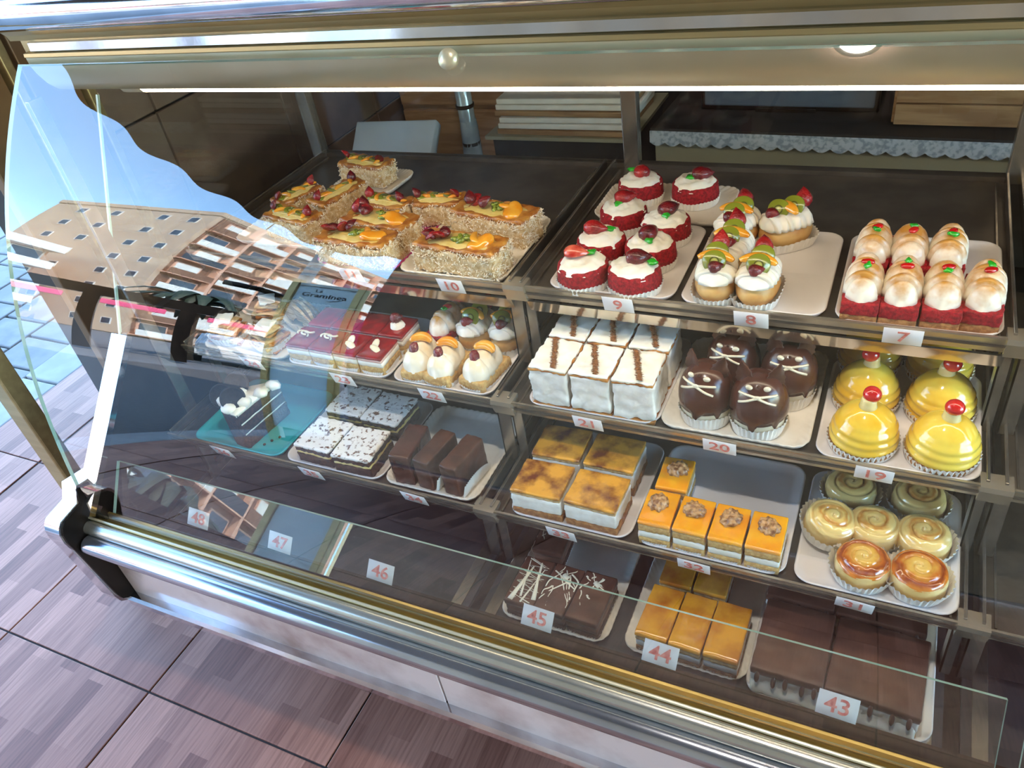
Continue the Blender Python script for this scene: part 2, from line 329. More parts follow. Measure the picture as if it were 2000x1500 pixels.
def blob(rx, ry, rz, amp=0, freq=100, seed=0, sub=3, fn=None):
    bm = bmesh.new(); bmesh.ops.create_icosphere(bm, subdivisions=sub, radius=1)
    for v in bm.verts:
        u = v.co.copy(); p = Vector((u.x * rx, u.y * ry, u.z * rz))
        if amp: p += u * amp * nz(p, freq, seed)
        v.co = fn(p, u) if fn else p
    return frombm(bm, 'blob')
def tube(pts, rad, seg=6, closed=False, taper=None):
    V = []; F = []; n = len(pts); P = [Vector(p) for p in pts]
    for i, p in enumerate(P):
        d = (P[min(i + 1, n - 1)] - P[max(i - 1, 0)]).normalized()
        a = d.cross(Vector((0, 0, 1)));
        if a.length < 1e-3: a = d.cross(Vector((1, 0, 0)))
        a.normalize(); b = d.cross(a); r = rad * (taper(i / (n - 1)) if taper else 1)
        for s in range(seg):
            t = 2 * PI * s / seg; V.append(p + (a * math.cos(t) + b * math.sin(t)) * r)
    for i in range(n - 1):
        for s in range(seg):
            t = (s + 1) % seg; F.append((i * seg + s, i * seg + t, (i + 1) * seg + t, (i + 1) * seg + s))
    F.append(tuple(range(seg))[::-1]); F.append(tuple((n - 1) * seg + s for s in range(seg)))
    return mesh('tube', V, F)
def joinmesh(ms, smooth=True):
    V = []; F = []
    for m in ms:
        o = len(V); V += [v.co.copy() for v in m.vertices]; F += [tuple(o + i for i in p.vertices) for p in m.polygons]
    return mesh('joined', V, F, smooth)
def extrude(prof, x0, x1, closed=True, name='extrusion', smooth=False):
    """profile of (y, z) points carried along X"""
    n = len(prof); V = [Vector((x0, y, z)) for y, z in prof] + [Vector((x1, y, z)) for y, z in prof]; F = []
    for i in range(n if closed else n - 1):
        j = (i + 1) % n; F.append((i, j, n + j, n + i))
    if closed: F.append(tuple(range(n))[::-1]); F.append(tuple(range(n, 2 * n)))
    bm = bmesh.new(); vv = [bm.verts.new(v) for v in V]
    for f in F: bm.faces.new([vv[i] for i in f])
    me = frombm(bm, name, False)
    if smooth:
        for p in me.polygons: p.use_smooth = len(p.vertices) == 4
        try: me.set_sharp_from_angle(angle=.6)
        except Exception: pass
    return me
def arc(cy, cz, r, a0, a1, n=10):
    return [(cy + r * math.cos(math.radians(a0 + (a1 - a0) * i / n)), cz + r * math.sin(math.radians(a0 + (a1 - a0) * i / n))) for i in range(n + 1)]
def rrect(w, d, r, n=6):
    pts = []
    for cx, cy, a in ((w / 2 - r, d / 2 - r, 0), (-w / 2 + r, d / 2 - r, 90), (-w / 2 + r, -d / 2 + r, 180), (w / 2 - r, -d / 2 + r, 270)):
        for i in range(n + 1):
            t = math.radians(a + 90 * i / n); pts.append((cx + r * math.cos(t), cy + r * math.sin(t)))
    return pts
def traymesh(w, d, rim=.009, flute=False, r=.022):
    n = 12 if flute else 6
    rings = []
    for off, z in ((-.016, .0025), (-.011, .003), (-.003, rim * .8), (0, rim), (.0015, rim - .001), (-.004, .0005), (-.012, 0)):
        base_ = rrect(w + 2 * off, d + 2 * off, max(.004, r + off), n); ring = []
        if flute:
            fine = []
            for a, b in zip(base_, base_[1:] + base_[:1]):
                L = math.hypot(b[0] - a[0], b[1] - a[1]); k = max(1, int(L / .004))
                fine += [(a[0] + (b[0] - a[0]) * i / k, a[1] + (b[1] - a[1]) * i / k) for i in range(k)]
            base_ = fine
        rings.append((base_, z))
    if flute:
        m0 = rings[0][0]; N = 240
        def resample(pts):
            L = [0]
            for a, b in zip(pts, pts[1:] + pts[:1]): L.append(L[-1] + math.hypot(b[0] - a[0], b[1] - a[1]))
            out = []; j = 0
            for i in range(N):
                s = L[-1] * i / N
                while L[j + 1] < s: j += 1
                t = (s - L[j]) / max(1e-9, L[j + 1] - L[j]); a = pts[j]; b = pts[(j + 1) % len(pts)]
                out.append((a[0] + (b[0] - a[0]) * t, a[1] + (b[1] - a[1]) * t))
            return out
        rings = [(resample(p), z) for p, z in rings]
    V = []; F = []; N = len(rings[0][0])
    for q, (pts, z) in enumerate(rings):
        for i, (x, y) in enumerate(pts):
            zz = z + (.0012 * (i % 4 in (0, 1)) if flute and q in (2, 3, 4) else 0); V.append(Vector((x, y, zz)))
    F.append(tuple(range(N)))
    for q in range(len(rings) - 1):
        for i in range(N):
            j = (i + 1) % N; F.append((q * N + j, q * N + i, (q + 1) * N + i, (q + 1) * N + j))
    F.append(tuple((len(rings) - 1) * N + i for i in range(N))[::-1])
    me = mesh('tray', V, F); me.polygons[0].use_smooth = False
    return me
def cupmesh(rx, ry, h, flare=1.16, n=40, power=2, amp=.03):
    """fluted paper case; power 2 is round, 6 nearly square"""
    V = []; F = []; N = n * 2
    for q, (f, z) in enumerate(((.97, .0), (1.0, .0005), (1 + (flare - 1) * .5, h * .5), (flare, h))):
        for i in range(N):
            t = 2 * PI * i / N; c, s = math.cos(t), math.sin(t)
            rr = (abs(c) ** power + abs(s) ** power) ** (-1 / power)
            k = f * (1 + (amp if i % 2 else -amp) * (.2 + .8 * z / h))
            V.append(Vector((rx * rr * c * k, ry * rr * s * k, z + (.0008 * math.sin(t * 5) * z / h if q else 0))))
    F.append(tuple(range(N))[::-1])
    for q in range(3):
        for i in range(N):
            j = (i + 1) % N; F.append((q * N + i, q * N + j, (q + 1) * N + j, (q + 1) * N + i))
    return mesh('cup', V, F, False)
def textmesh(s, size, ext=.0003):
    cu = bpy.data.curves.new('text', 'FONT'); cu.body = s; cu.size = size; cu.align_x = 'CENTER'; cu.align_y = 'CENTER'; cu.extrude = ext; cu.offset = size * .012; cu.resolution_u = 3
    o = bpy.data.objects.new('text', cu); COL.objects.link(o); dg = bpy.context.evaluated_depsgraph_get(); dg.update()
    me = bpy.data.meshes.new_from_object(o.evaluated_get(dg)); bpy.data.objects.remove(o); bpy.data.curves.remove(cu)
    return me

# ------------------------------------------------------------ setting
def struct(name, me, m=None, parent=None):
    o = part(name, me, m, parent)
    if parent is None: o['kind'] = 'structure'
    return o
fl = struct('floor', box(-2.46, 2.2, -1.6, 2.7, -.03, -.004), 'grout')
tl = cached('tile', lambda: box(-.2255, .2255, -.2255, .2255, -.02, 0, .0015))
XL = [-2.165 + .455 * i for i in range(9)]; YL = [-1.389 + .455 * j for j in range(9)]
for x in XL:
    for y in YL:
        part('floor_tile', tl, 'floor_tile', fl, (x + .2275, y + .2275, 0))
tl2 = cached('tile2', lambda: box(-.1425, .1425, -.2255, .2255, -.02, 0, .0015))
for y in YL: part('floor_tile', tl2, 'floor_tile', fl, (-2.3145, y + .2275, 0))
pv = struct('pavement', box(-7.5, -2.64, -14, 9, -.06, -.03), 'mortar')
kb = cached('kerbstone', lambda: box(-.087, .087, -.395, .395, -.05, -.004, .006))
kr = struct('kerb', box(-2.64, -2.465, -9, 7, -.08, -.05), 'mortar')
for i in range(16): part('kerb_stone', kb, 'kerb', kr, (-2.553, -6.4 + .8 * i, 0))
pb = cached('paver', lambda: box(-.118, .118, -.078, .078, -.05, -.012, .006))
for i in range(12):
    for j in range(24):
        part('paver', pb, 'stone', pv, (-2.765 - .245 * i, .42 + .165 * j + (.0 if i % 2 else .08), 0), (0, 0, rnd.uniform(-.02, .02)))
struct('street', box(-60, 40, -80, -1.6, -.12, -.065), 'asphalt')
struct('ground', box(-60, -2.46, -1.6, 60, -.14, -.07), 'asphalt')
# shop shell behind and beside the case
wl_ = struct('wall_left', box(-1.62, -1.545, .86, 2.75, 0, 2.6), 'shop_dark')
bt = cached('walltile', lambda: box(-.012, .0, -.198, .198, -.148, .148, .002))
for j in range(5):
    for k in range(8): part('wall_tile', bt, 'brown_tile', wl_, (-1.533, 1.06 + .402 * j, .152 + .302 * k))
struct('wall_back', box(-1.62, 2.2, 2.7, 2.78, 0, 2.6), 'shop_dark')
struct('wall_right', box(1.9, 2.0, .9, 2.75, 0, 2.6), 'shop_dark')
struct('ceiling', box(-1.62, 2.2, .95, 2.78, 2.5, 2.6), 'shop_dark')
struct('wall_facade', box(-1.62, 9, .95, 9, 2.62, 9.5), 'plaster')
struct('wall_side', box(-1.62, -1.4, 2.8, 9, 0, 2.6), 'plaster')
# bronze and gold door jamb at the left of the case
j1 = thing('door_jamb', 'gold and bronze aluminium jamb standing at the left end of the counter', 'door frame', (-1.5, .68, 0))
part('post', box(-.03, .02, -.05, -.012, 0, 1.12, .004), 'gold_alu', j1)
part('threshold_bar', box(-.03, .02, -.05, .45, 0, .012, .003), 'gold_alu', j1)
for y in (.22, .36): part('panel_strip', box(-.035, -.01, y - .05, y + .05, 0, 2.5, .003), 'bronze', j1); part('trim_bar', box(-.035, .0, y + .055, y + .075, 0, 2.5, .003), 'gold_alu', j1)

# ------------------------------------------------------------ the display case
XA, XM, XR = -1.17, -.487, .15          # left end, middle divider, right divider
XE = .92                                # the case runs on past the right edge of the picture
SH = ((.878, .803), (.783, .660), (.676, .537))   # shelf front edge (y) and height (z)
case = thing('display_case', 'long chrome and gold refrigerated pastry case with curved glass front', 'display case', (-.3, .9, 0))
def cp(name, me, m=None, loc=(0, 0, 0), label=None, parent=None):
    if parent is None:
        o = part(name, me, m, case); o.location = Vector(loc) - Vector((-.3, .9, 0))
    else: o = part(name, me, m, parent, loc)
    if label: o['label'] = label
    return o
def gy(z): return .552 * z ** 3 - .742 * z ** 2 + .433 * z + .398
# curved front glass with real thickness; only the outer face mirrors
def curved_glass():
    n = 40; zs = [.484 + (1.163 - .484) * i / n for i in range(n + 1)]
    V = []; F = []; fm = []
    for x in (XA, XE):
        for off in (0, .006):
            for z in zs:
                s = .552 * 3 * z * z - .742 * 2 * z + .433; l = math.hypot(1, s)
                V.append(Vector((x, gy(z) + off / l, z - off * s / l)))
    m = n + 1; E = len(V); V += [v.copy() for v in V]      # the edge faces get vertices of their own
    for i in range(n):
        F.append((i, 2 * m + i, 2 * m + i + 1, i + 1)); fm.append(0)
        F.append((m + i, m + i + 1, 3 * m + i + 1, 3 * m + i)); fm.append(1)
        F.append((E + i, E + i + 1, E + m + i + 1, E + m + i)); fm.append(2)
        F.append((E + 2 * m + i, E + 3 * m + i, E + 3 * m + i + 1, E + 2 * m + i + 1)); fm.append(2)
    F.append((E, E + m, E + 3 * m, E + 2 * m)); fm.append(2); F.append((E + n, E + 2 * m + n, E + 3 * m + n, E + m + n)); fm.append(2)
    me = mesh('front_glass', V, F, True, ['glass', 'glass_inner', 'glass_edge'], fm)
    for p in me.polygons: p.use_smooth = p.material_index < 2
    return me
cp('front_glass', curved_glass())
# low inclined glass ledge behind the front glass
def pane(x0, x1, name='ledge_glass'):
    y0, z0, y1, z1 = .512, .482, .571, .5645; t = Vector((0, .0049, -.0035))
    P = [Vector((x0, y0, z0)), Vector((x1, y0, z0)), Vector((x1, y1, z1)), Vector((x0, y1, z1))]; Q = [p + t for p in P]
    me = mesh(name, P + Q, [(0, 1, 2, 3), (7, 6, 5, 4), (0, 4, 5, 1), (1, 5, 6, 2), (2, 6, 7, 3), (3, 7, 4, 0)], False, ['glass', 'glass_inner', 'glass_edge'], [0, 1, 2, 2, 2, 2])
    return me
cp('ledge_glass', pane(-1.14, .179)); cp('ledge_glass', pane(.2, XE))
# foot of the glass: brass channel, satin bead, chrome bumper
cp('glass_channel', extrude([(.492, .474), (.492, .492), (.4955, .495), (.4975, .486), (.512, .478), (.5145, .49), (.5185, .49), (.521, .478), (.545, .452), (.545, .43), (.50, .43)], XA, XE), 'brass')
cp('white_bead', extrude(arc(.4925, .4965, .0022, 0, 350, 8), XA, XE), 'satin_alu')
cp('bead', extrude(arc(.484, .482, .0125, 0, 340, 20), XA + .004, XE, smooth=True), 'silver_bead')
cp('bumper', extrude(arc(.4665, .4585, .0172, 0, 342, 24), XA + .008, XE, smooth=True), 'bumper_chrome')
cp('backing_rail', box(XA, XE, .484, .55, .42, .474), 'dark_metal')
for a, b in ((XA + .004, -.5035), (-.4995, .26), (.264, XE)): cp('marble_panel', box(a, b, .4855, .51, .304, .445, .001), 'marble')
cp('bottom_rail', extrude([(.4725, .276), (.4695, .284), (.4695, .297), (.4735, .3045), (.486, .3045), (.50, .296), (.52, .276)], XA - .002, XE), 'chrome')
cp('under_panel', box(XA, XE, .5, 1.34, .27, .29), 'dark_metal')
cp('plinth', box(-1.12, XE, .70, 1.3, 0, .28), 'dark_metal')
# chrome end cap with its shaped outline
cap = [(.452, .527), (.444, .52), (.4385, .508), (.4375, .49), (.4405, .47), (.4535, .325), (.4575, .309), (.467, .300), (.485, .297), (.53, .297), (.56, .33), (.56, .55), (.505, .56), (.49, .533)]
cp('end_cap', extrude(cap, XA - .036, XA, smooth=True), 'chrome')
cp('end_cap_inlay', extrude([(y + .004 if y < .5 else y - .004, z + (.004 if z < .4 else -.004)) for y, z in cap], XA, XA + .003), 'dark_metal')
# end cheek: polished edge strip below, glass above
def slant(x0, x1, a, b, t):
    d = Vector((0, b[0] - a[0], b[1] - a[1])).normalized(); nrm = Vector((0, -d.z, d.y)) * t
    P = [Vector((x, q[0], q[1])) for q in (a, b) for x in (x0, x1)]; Q = [p - nrm for p in P]
    V = P + Q
    bm = bmesh.new(); vv = [bm.verts.new(v) for v in V]
    for f in ((0, 1, 3, 2), (4, 6, 7, 5), (0, 4, 5, 1), (2, 3, 7, 6), (0, 2, 6, 4), (1, 5, 7, 3)): bm.faces.new([vv[i] for i in f])
    return frombm(bm, 'strip', False)
cp('cheek_strip', slant(-1.185, -1.148, (.485, .512), (.702, .735), .012), 'chrome')
cp('cheek_edge', slant(-1.168, -1.164, (.702, .735), (.863, 1.086), .004), 'glass_edge')
cp('cheek_glass', extrude([(.708, .737), (.867, 1.086), (.867, 1.164), (1.31, 1.164), (1.31, .737)], -1.168, -1.164), 'side_glass')
cp('cheek_panel', extrude([(.52, .30), (.505, .51), (.706, .737), (1.31, .737), (1.31, .30)], -1.168, -1.15), 'dark_metal')
cp('cheek_post', box(-1.15, -1.143, .735, .76, .41, 1.12, .001), 'steel')
# canopy: satin panel, brass trims, chrome strip, big top tube, roof, lamp
cp('canopy_panel', extrude([(.774, 1.172), (.7745, 1.158), (.779, 1.145), (.788, 1.129), (.8, 1.1165), (.806, 1.114), (.812, 1.116), (.79, 1.17)], -1.158, XE, smooth=True), 'satin_alu')
cp('canopy_cap', extrude([(.776, 1.168), (.771, 1.171), (.772, 1.1755), (.80, 1.1785), (.80, 1.168)], -1.156, XE), 'gold_alu')
cp('chrome_strip', extrude([(.776, 1.1765), (.7735, 1.1785), (.7745, 1.189), (.777, 1.1905), (.80, 1.191), (.80, 1.1765)], -1.14, XE), 'chrome')
cp('gold_cornice', extrude([(.785, 1.19), (.782, 1.198), (.775, 1.205), (.78, 1.222), (.83, 1.222), (.83, 1.17), (.80, 1.17), (.80, 1.19)], -1.19, XE), 'gold_alu')
cp('top_tube', extrude(arc(.763, 1.2305, .0225, 0, 345, 26), -1.5, XE, smooth=True), 'chrome')
cp('roof_panel', box(-1.168, XE, .80, 1.34, 1.165, 1.18), 'gold_alu')
lampo = cp('lamp_tube', extrude(arc(.8225, 1.1165, .012, 0, 345, 16), -1.0, XE - .02, smooth=True), 'lamp')
cp('lamp_end', extrude(arc(.8225, 1.1165, .0125, 0, 345, 12), -1.04, -1.0), 'satin_alu', parent=None)
cp('lamp_housing', extrude([(.812, 1.122), (.812, 1.166), (.85, 1.166), (.85, 1.122)], -1.15, XE), 'satin_alu')
gc = lathe([(0, 0), (.011, 0), (.011, .006), (.004, .009), (0, .009)], 20)
o = cp('glass_clip', gc, 'satin_alu', (-.452, .757, 1.16)); o.rotation_euler = (math.radians(62), 0, 0)
o = cp('glass_clip', gc, 'satin_alu', (.55, .757, 1.16)); o.rotation_euler = (math.radians(62), 0, 0)
# steel shelves, one pan to each bay
BAYS = ((-1.135, -.496), (-.478, .143), (.162, XE))
for (y0, z) in SH:
    for (a, b) in BAYS:
        sh = cp('shelf', box(a, b, y0, 1.315, z - .0135, z - .0105), 'pan_steel')
        q = (-.3, .9, 0)
        def sub(nm, me, m): return part(nm, me, m, sh)
        sub('front_lip', extrude([(y0 - .0015, z + .0015), (y0 - .0015, z - .001), (y0 + .006, z - .0235), (y0 + .008, z - .0225), (y0 + .0025, z - .012), (y0 + .002, z + .0015)], a - .003, b + .003), 'lip_steel')
        for x in (a, b): sub('side_rim', box(x - .002, x + .002, y0 + .004, 1.315, z - .0135, z + .006, .0008), 'steel')
        for x in (a + .014, b - .014): sub('runner', box(x - .0012, x + .0012, y0 + .01, 1.30, z - .0105, z - .006), 'steel')
# dividing strips between the pans
for (y0, z) in SH:
    for x in (XM, XR + .0025): cp('divider_cap', extrude([(y0 - .006, z + .003), (y0 - .007, z - .004), (y0 + .002, z - .027), (y0 + .005, z - .026), (y0 + .02, z - .006), (y0 + .02, z + .003)], x - .017, x + .017), 'lip_steel')
# tilted polished rail under the top shelf
for a, b in BAYS: cp('mirror_rail', slant(a + .004, b - .004, (.8935, .7515), (.8845, .7735), .003), 'mirror_steel')
# uprights
for (y, zt, zb) in ((.893, .779, .65), (.797, .636, .527), (.692, .514, .41)):
    for x, wd in ((-.4975, .022), (-.4745, .016), (.142, .012), (.164, .018), (-1.1, .01)):
        cp('upright', box(x - wd / 2, x + wd / 2, y, y + .003, zb, zt), 'steel'); cp('upright_flange', box(x - wd / 2, x - wd / 2 + .002, y, y + .022, zb, zt), 'steel')
# bottom deck
for a, b in BAYS:
    dk = cp('deck', box(a, b, .556, 1.31, .402, .41), 'deck_dark')
    for x in (a + .02, b - .02): part('deck_runner', box(x - .009, x + .009, .562, 1.28, .41, .413, .001), 'steel', dk)
    part('deck_lip', extrude([(.545, .402), (.545, .432), (.549, .436), (.557, .428), (.557, .402)], a, b), 'pan_steel', dk)
# rear glazing
for a, b in ((-1.155, -.462), (-.432, .142), (.17, XE)): cp('rear_glass', box(a, b, 1.322, 1.327, .8, 1.16), 'clear_glass')
for x in (-.447, .156, -1.158): cp('rear_mullion', box(x - .014, x + .014, 1.312, 1.335, .79, 1.165, .002), 'steel')
cp('rear_sill', box(-1.16, XE, 1.316, 1.334, .40, .8), 'pan_steel')

# ------------------------------------------------------------ pastry parts
def polar_cream(r, h, seed, ruff=.05, swirl=3, nr=9, seg=44, core=.35):
    """piped, swirled cream cap"""
    V = [Vector((0, 0, h))]; F = []
    for i in range(1, nr + 1):
        u = i / nr
        for s in range(seg):
            t = 2 * PI * s / seg
            z = h * (1 - u ** 3.2) + .0024 * math.sin(swirl * t + u * 13 + seed) * (u > core) * (1 - u * .5) + .0022 * nz((math.cos(t) * u, math.sin(t) * u, 0), 6, seed)
            rr = r * u * (1 + (ruff * math.sin(11 * t + seed) * .5 + ruff * nz((math.cos(t), math.sin(t), 0), 4, seed)) * u * u)
            V.append(Vector((rr * math.cos(t), rr * math.sin(t), max(z, 0) if i < nr else -.0035)))
    for s in range(seg): F.append((0, 1 + s, 1 + (s + 1) % seg))
    for i in range(nr - 1):
        for s in range(seg):
            t = (s + 1) % seg; a = 1 + i * seg; F.append((a + s, a + seg + s, a + seg + t, a + t))
    return mesh('cream', V, F)
def berry(L=.026, R=.011, cut=False, seed=0):
    """strawberry lying along +X, base at x=0"""
    def f(p, u):
        k = (u.x + 1) / 2; rr = R * (math.sin(PI * min(1, .12 + k * .88)) ** .75) * (1.15 - .45 * k)
        l = math.hypot(u.y, u.z) or 1
        q = Vector((k * L, u.y / l * rr * min(1, l * 3), u.z / l * rr * min(1, l * 3)))
        q += u * .0007 * nz(q, 420, seed)
        if cut and q.z < 0: q.z *= .12
        return q
    return blob(1, 1, 1, 0, 1, seed, 3, f)
def kiwi_slice(r=.0125, t=.003): return lathe([(0, 0), (r, 0), (r * 1.04, t * .5), (r, t), (0, t)], 24, lambda a, rr, z: (rr * (1 + .03 * math.sin(3 * a)), z))
def peach_slice(L=.03, R=.006, bend=.5):
    n = 12; pts = [(math.sin((i / (n - 1) - .5) * 2 * bend) * L / (2 * math.sin(bend)), (math.cos((i / (n - 1) - .5) * 2 * bend) - 1) * L / (2 * math.sin(bend)), .0) for i in range(n)]
    me = tube(pts, R, 10, taper=lambda t: max(.12, math.sin(PI * (.06 + .88 * t)) ** .6))
    for v in me.vertices: v.co.z *= .65
    return me
def lobes(L, W, H, n, seed=0, sharp=.16, cols=48, rows=14, taper=.0):
    """ridge of overlapping piped lobes along Y"""
    V = []; F = []
    for i in range(cols + 1):
        u = i / cols; env = (1 - abs(2 * u - 1) ** 3.5) ** .5; rip = 1 - sharp * 2 * (1 - max(math.sqrt(max(0, 1 - ((u - (q + .5) / n) * n / .72) ** 2)) for q in range(n)))
        k = env * rip * (1 - taper * u)
        for j in range(rows + 1):
            a = PI * (j / rows) ; x = -math.cos(a) * W / 2 * k * 1.04; z = math.sin(a) ** .85 * H * (.25 + .75 * k) * (k > .02)
            p = Vector((x, (u - .5) * L + .004 * math.sin(a) * math.sin(n * PI * u * 1), z)); p += Vector((1, 0, 1)) * .0009 * nz(p, 130, seed)
            V.append(p)
    r = rows + 1
    for i in range(cols):
        for j in range(rows): F.append((i * r + j, i * r + j + 1, (i + 1) * r + j + 1, (i + 1) * r + j))
        F.append((i * r, (i + 1) * r, (i + 1) * r + rows, i * r + rows))
    F.append(tuple(range(r))); F.append(tuple(cols * r + j for j in range(r))[::-1])
    bm = bmesh.new(); vv = [bm.verts.new(v) for v in V]
    for f in F:
        try: bm.faces.new([vv[q] for q in f])
        except ValueError: pass
    return frombm(bm, 'lobes')
def gel_leaf(L=.013, seed=0):
    return blob(L / 2, L * .3, .0022, .002, 160, seed, 2, lambda p, u: Vector((p.x, p.y * (1.25 - .7 * abs(u.x) + .35 * math.sin(5 * u.x + seed)), p.z + .0006)))
def shreds(w, d, h, n, seed, top=.35):
    R = random.Random(seed); V = []; F = []
    for _ in range(n):
        s = R.random()
        if s < top: p = Vector((R.uniform(-w, w) / 2, R.uniform(-d, d) / 2 * .98, h)); p.x, p.y = (p.x, math.copysign(d / 2 * R.uniform(.82, 1), p.y)) if R.random() < .6 else (math.copysign(w / 2 * R.uniform(.92, 1), p.x), p.y)
        elif s < top + .38: p = Vector((R.uniform(-w, w) / 2, -d / 2 - .0006, R.uniform(.001, h)))
        elif s < top + .5: p = Vector((R.choice((-1, 1)) * (w / 2 + .0006), R.uniform(-d, d) / 2, R.uniform(.001, h)))
        else: p = Vector((w / 2 + .0006, R.uniform(-d, d) / 2, R.uniform(.001, h)))
        a = Vector((R.gauss(0, 1), R.gauss(0, 1), R.gauss(0, .8))).normalized() * R.uniform(.0014, .003); b = a.cross(Vector((R.gauss(0, 1), R.gauss(0, 1), R.gauss(0, 1)))).normalized() * .0007; c = a.cross(b).normalized() * .0006
        o = len(V); V += [p - a - b, p - a + b, p - a + c, p + a - b, p + a + b, p + a + c]
        F += [(o, o + 1, o + 2), (o + 3, o + 5, o + 4), (o, o + 3, o + 4, o + 1), (o + 1, o + 4, o + 5, o + 2), (o + 2, o + 5, o + 3, o)]
    return mesh('shreds', V, F, False)
def walnut(seed):
    def f(p, u):
        g = .0019 * math.sin(u.x * 9 + seed + 2 * u.z) * math.cos(u.y * 7 + seed * 2) + .0022 * nz(u, 4, seed)
        q = p + u * g
        if abs(u.y) < .16: q *= .86
        return q
    return blob(.0135, .015, .0075, 0, 1, seed, 4, f)
def yaw(a): return math.radians(a)

# ------------------------------------------------------------ pastry builders
def red_roll(x, y, z, rz, label, sv, cut=False, ba=.5, la=-1.2, bo=(0, .004)):
    t = thing('red_velvet_cake', label, 'cake', (x, y, z), yaw(rz), 'round red velvet cakes')
    part('paper_cup', cached('cup_rr', lambda: cupmesh(.0372, .0372, .013, 1.05)), 'paper', t)
    part('sponge', cached('rr%d' % (sv % 3), lambda: lathe([(0, .001), (.0355, .001), (.0368, .004), (.0374, .01), (.0372, .018), (.0368, .027), (.0362, .032), (.034, .0345), (0, .0345)], 56, lambda a, r, q: (r + .0011 * nz((math.cos(a) * r, math.sin(a) * r, q), 260, sv), q))), 'red_sponge', t)
    part('cream', cached('rc%d' % (sv % 4), lambda: polar_cream(.0352, .0095, sv * 1.3, .09)), 'cream', t, (0, 0, .0335), (0, 0, sv))
    part('strawberry', cached('berry%d' % cut, lambda: berry(.027, .0115, cut)), 'straw_cut' if cut else ('strawberry' if sv % 2 else 'straw_dark'), t, (bo[0] - .018 * math.cos(ba), bo[1] - .018 * math.sin(ba), .047), (0, 0, ba), (1.35, 1.2, 1.05))
    part('icing_leaf', cached('leaf%d' % (sv % 3), lambda: gel_leaf(.014, sv)), 'green_gel', t, (bo[0] + .021 * math.cos(la), bo[1] + .019 * math.sin(la), .0435), (0, .1, la + .4), (1.3, 1.35, 1.6))
    return t
def fruit_roll(x, y, z, rz, label, sv, wrap=False, g='fruit and cream rolls'):
    t = thing('fruit_cream_roll', label, 'pastry', (x, y, z), yaw(rz), g); t.scale = (1.18, 1.16, 1.2)
    part('paper_cup', cached('cup_fr', lambda: cupmesh(.0235, .034, .014 if not wrap else .026, 1.14, 36, 3)), 'paper', t)
    part('bun', cached('bun', lambda: blob(.0235, .034, .021, .0016, 60, 1, 3, lambda p, u: Vector((p.x, p.y, max(p.z, -.016) + .017)))), 'bun', t)
    part('cream', cached('frc%d' % (sv % 2), lambda: lobes(.066, .045, .017, 8, sv, .24, 60)), 'cream', t, (0, 0, .028))
    for k, yy in enumerate((-.010, .010)):
        part('kiwi_slice', cached('kiwi', kiwi_slice), 'kiwi', t, (.0015 * (-1) ** sv, yy, .0465), (1.0, 0, .15 * sv))
    part('orange_slice', cached('peach', lambda: peach_slice(.036, .0065, .6)), 'peach', t, (0, -.001, .0505), (.45, 0, .12 * (sv - 2)), (1.1, 1.05, 1.05))
    part('strawberry', cached('berry0', lambda: berry(.027, .0115, False)), 'strawberry', t, (0, .022, .043), (0, -1.0 if sv % 2 else -.6, 1.2 + sv * .3), (.9, .9, .9))
    part('strawberry', cached('berryh', lambda: berry(.02, .009, True)), 'straw_dark', t, (-.006, -.022, .043), (.3, -.2, .4), (.9, .9, .9))
    return t
def meringue_bar(x, y, z, rz, label, sv, L=.086, W=.0405):
    t = thing('meringue_red_velvet', label, 'pastry', (x, y, z), yaw(rz), 'toasted meringue red velvet bars')
    part('soaked_base', cached('mb0', lambda: rbox(.0425, L, .013, .0015, .006, .0006, 150)), 'brown_sponge', t)
    part('sponge', cached('mb1', lambda: rbox(.043, L + .001, .017, .0012, .004, .0014, 330, 3)), 'red_sponge', t, (0, 0, .0125))
    part('meringue', cached('mbl%d' % (sv % 3), lambda: lobes(.084, .0445, .035, 5 - (sv % 3 == 2), sv * 2.1, .46, 70)), 'toasted', t, (0, .001, .027))
    part('cherry_piece', cached('chp', lambda: blob(.0075, .004, .0028, .001, 120, 2, 2)), 'cherry', t, (.001, .004 - .003 * (sv % 2), .0615), (.15, 0, .2 * sv), (1.15, 1.2, 1.3))
    part('icing_leaf', cached('leaf%d' % (sv % 3), lambda: gel_leaf(.013, sv)), 'green_gel', t, (.0015, .012 if sv % 2 else -.005, .0615), (0, 0, 1.4 + .3 * sv), (.95, .9, 1.4))
    return t
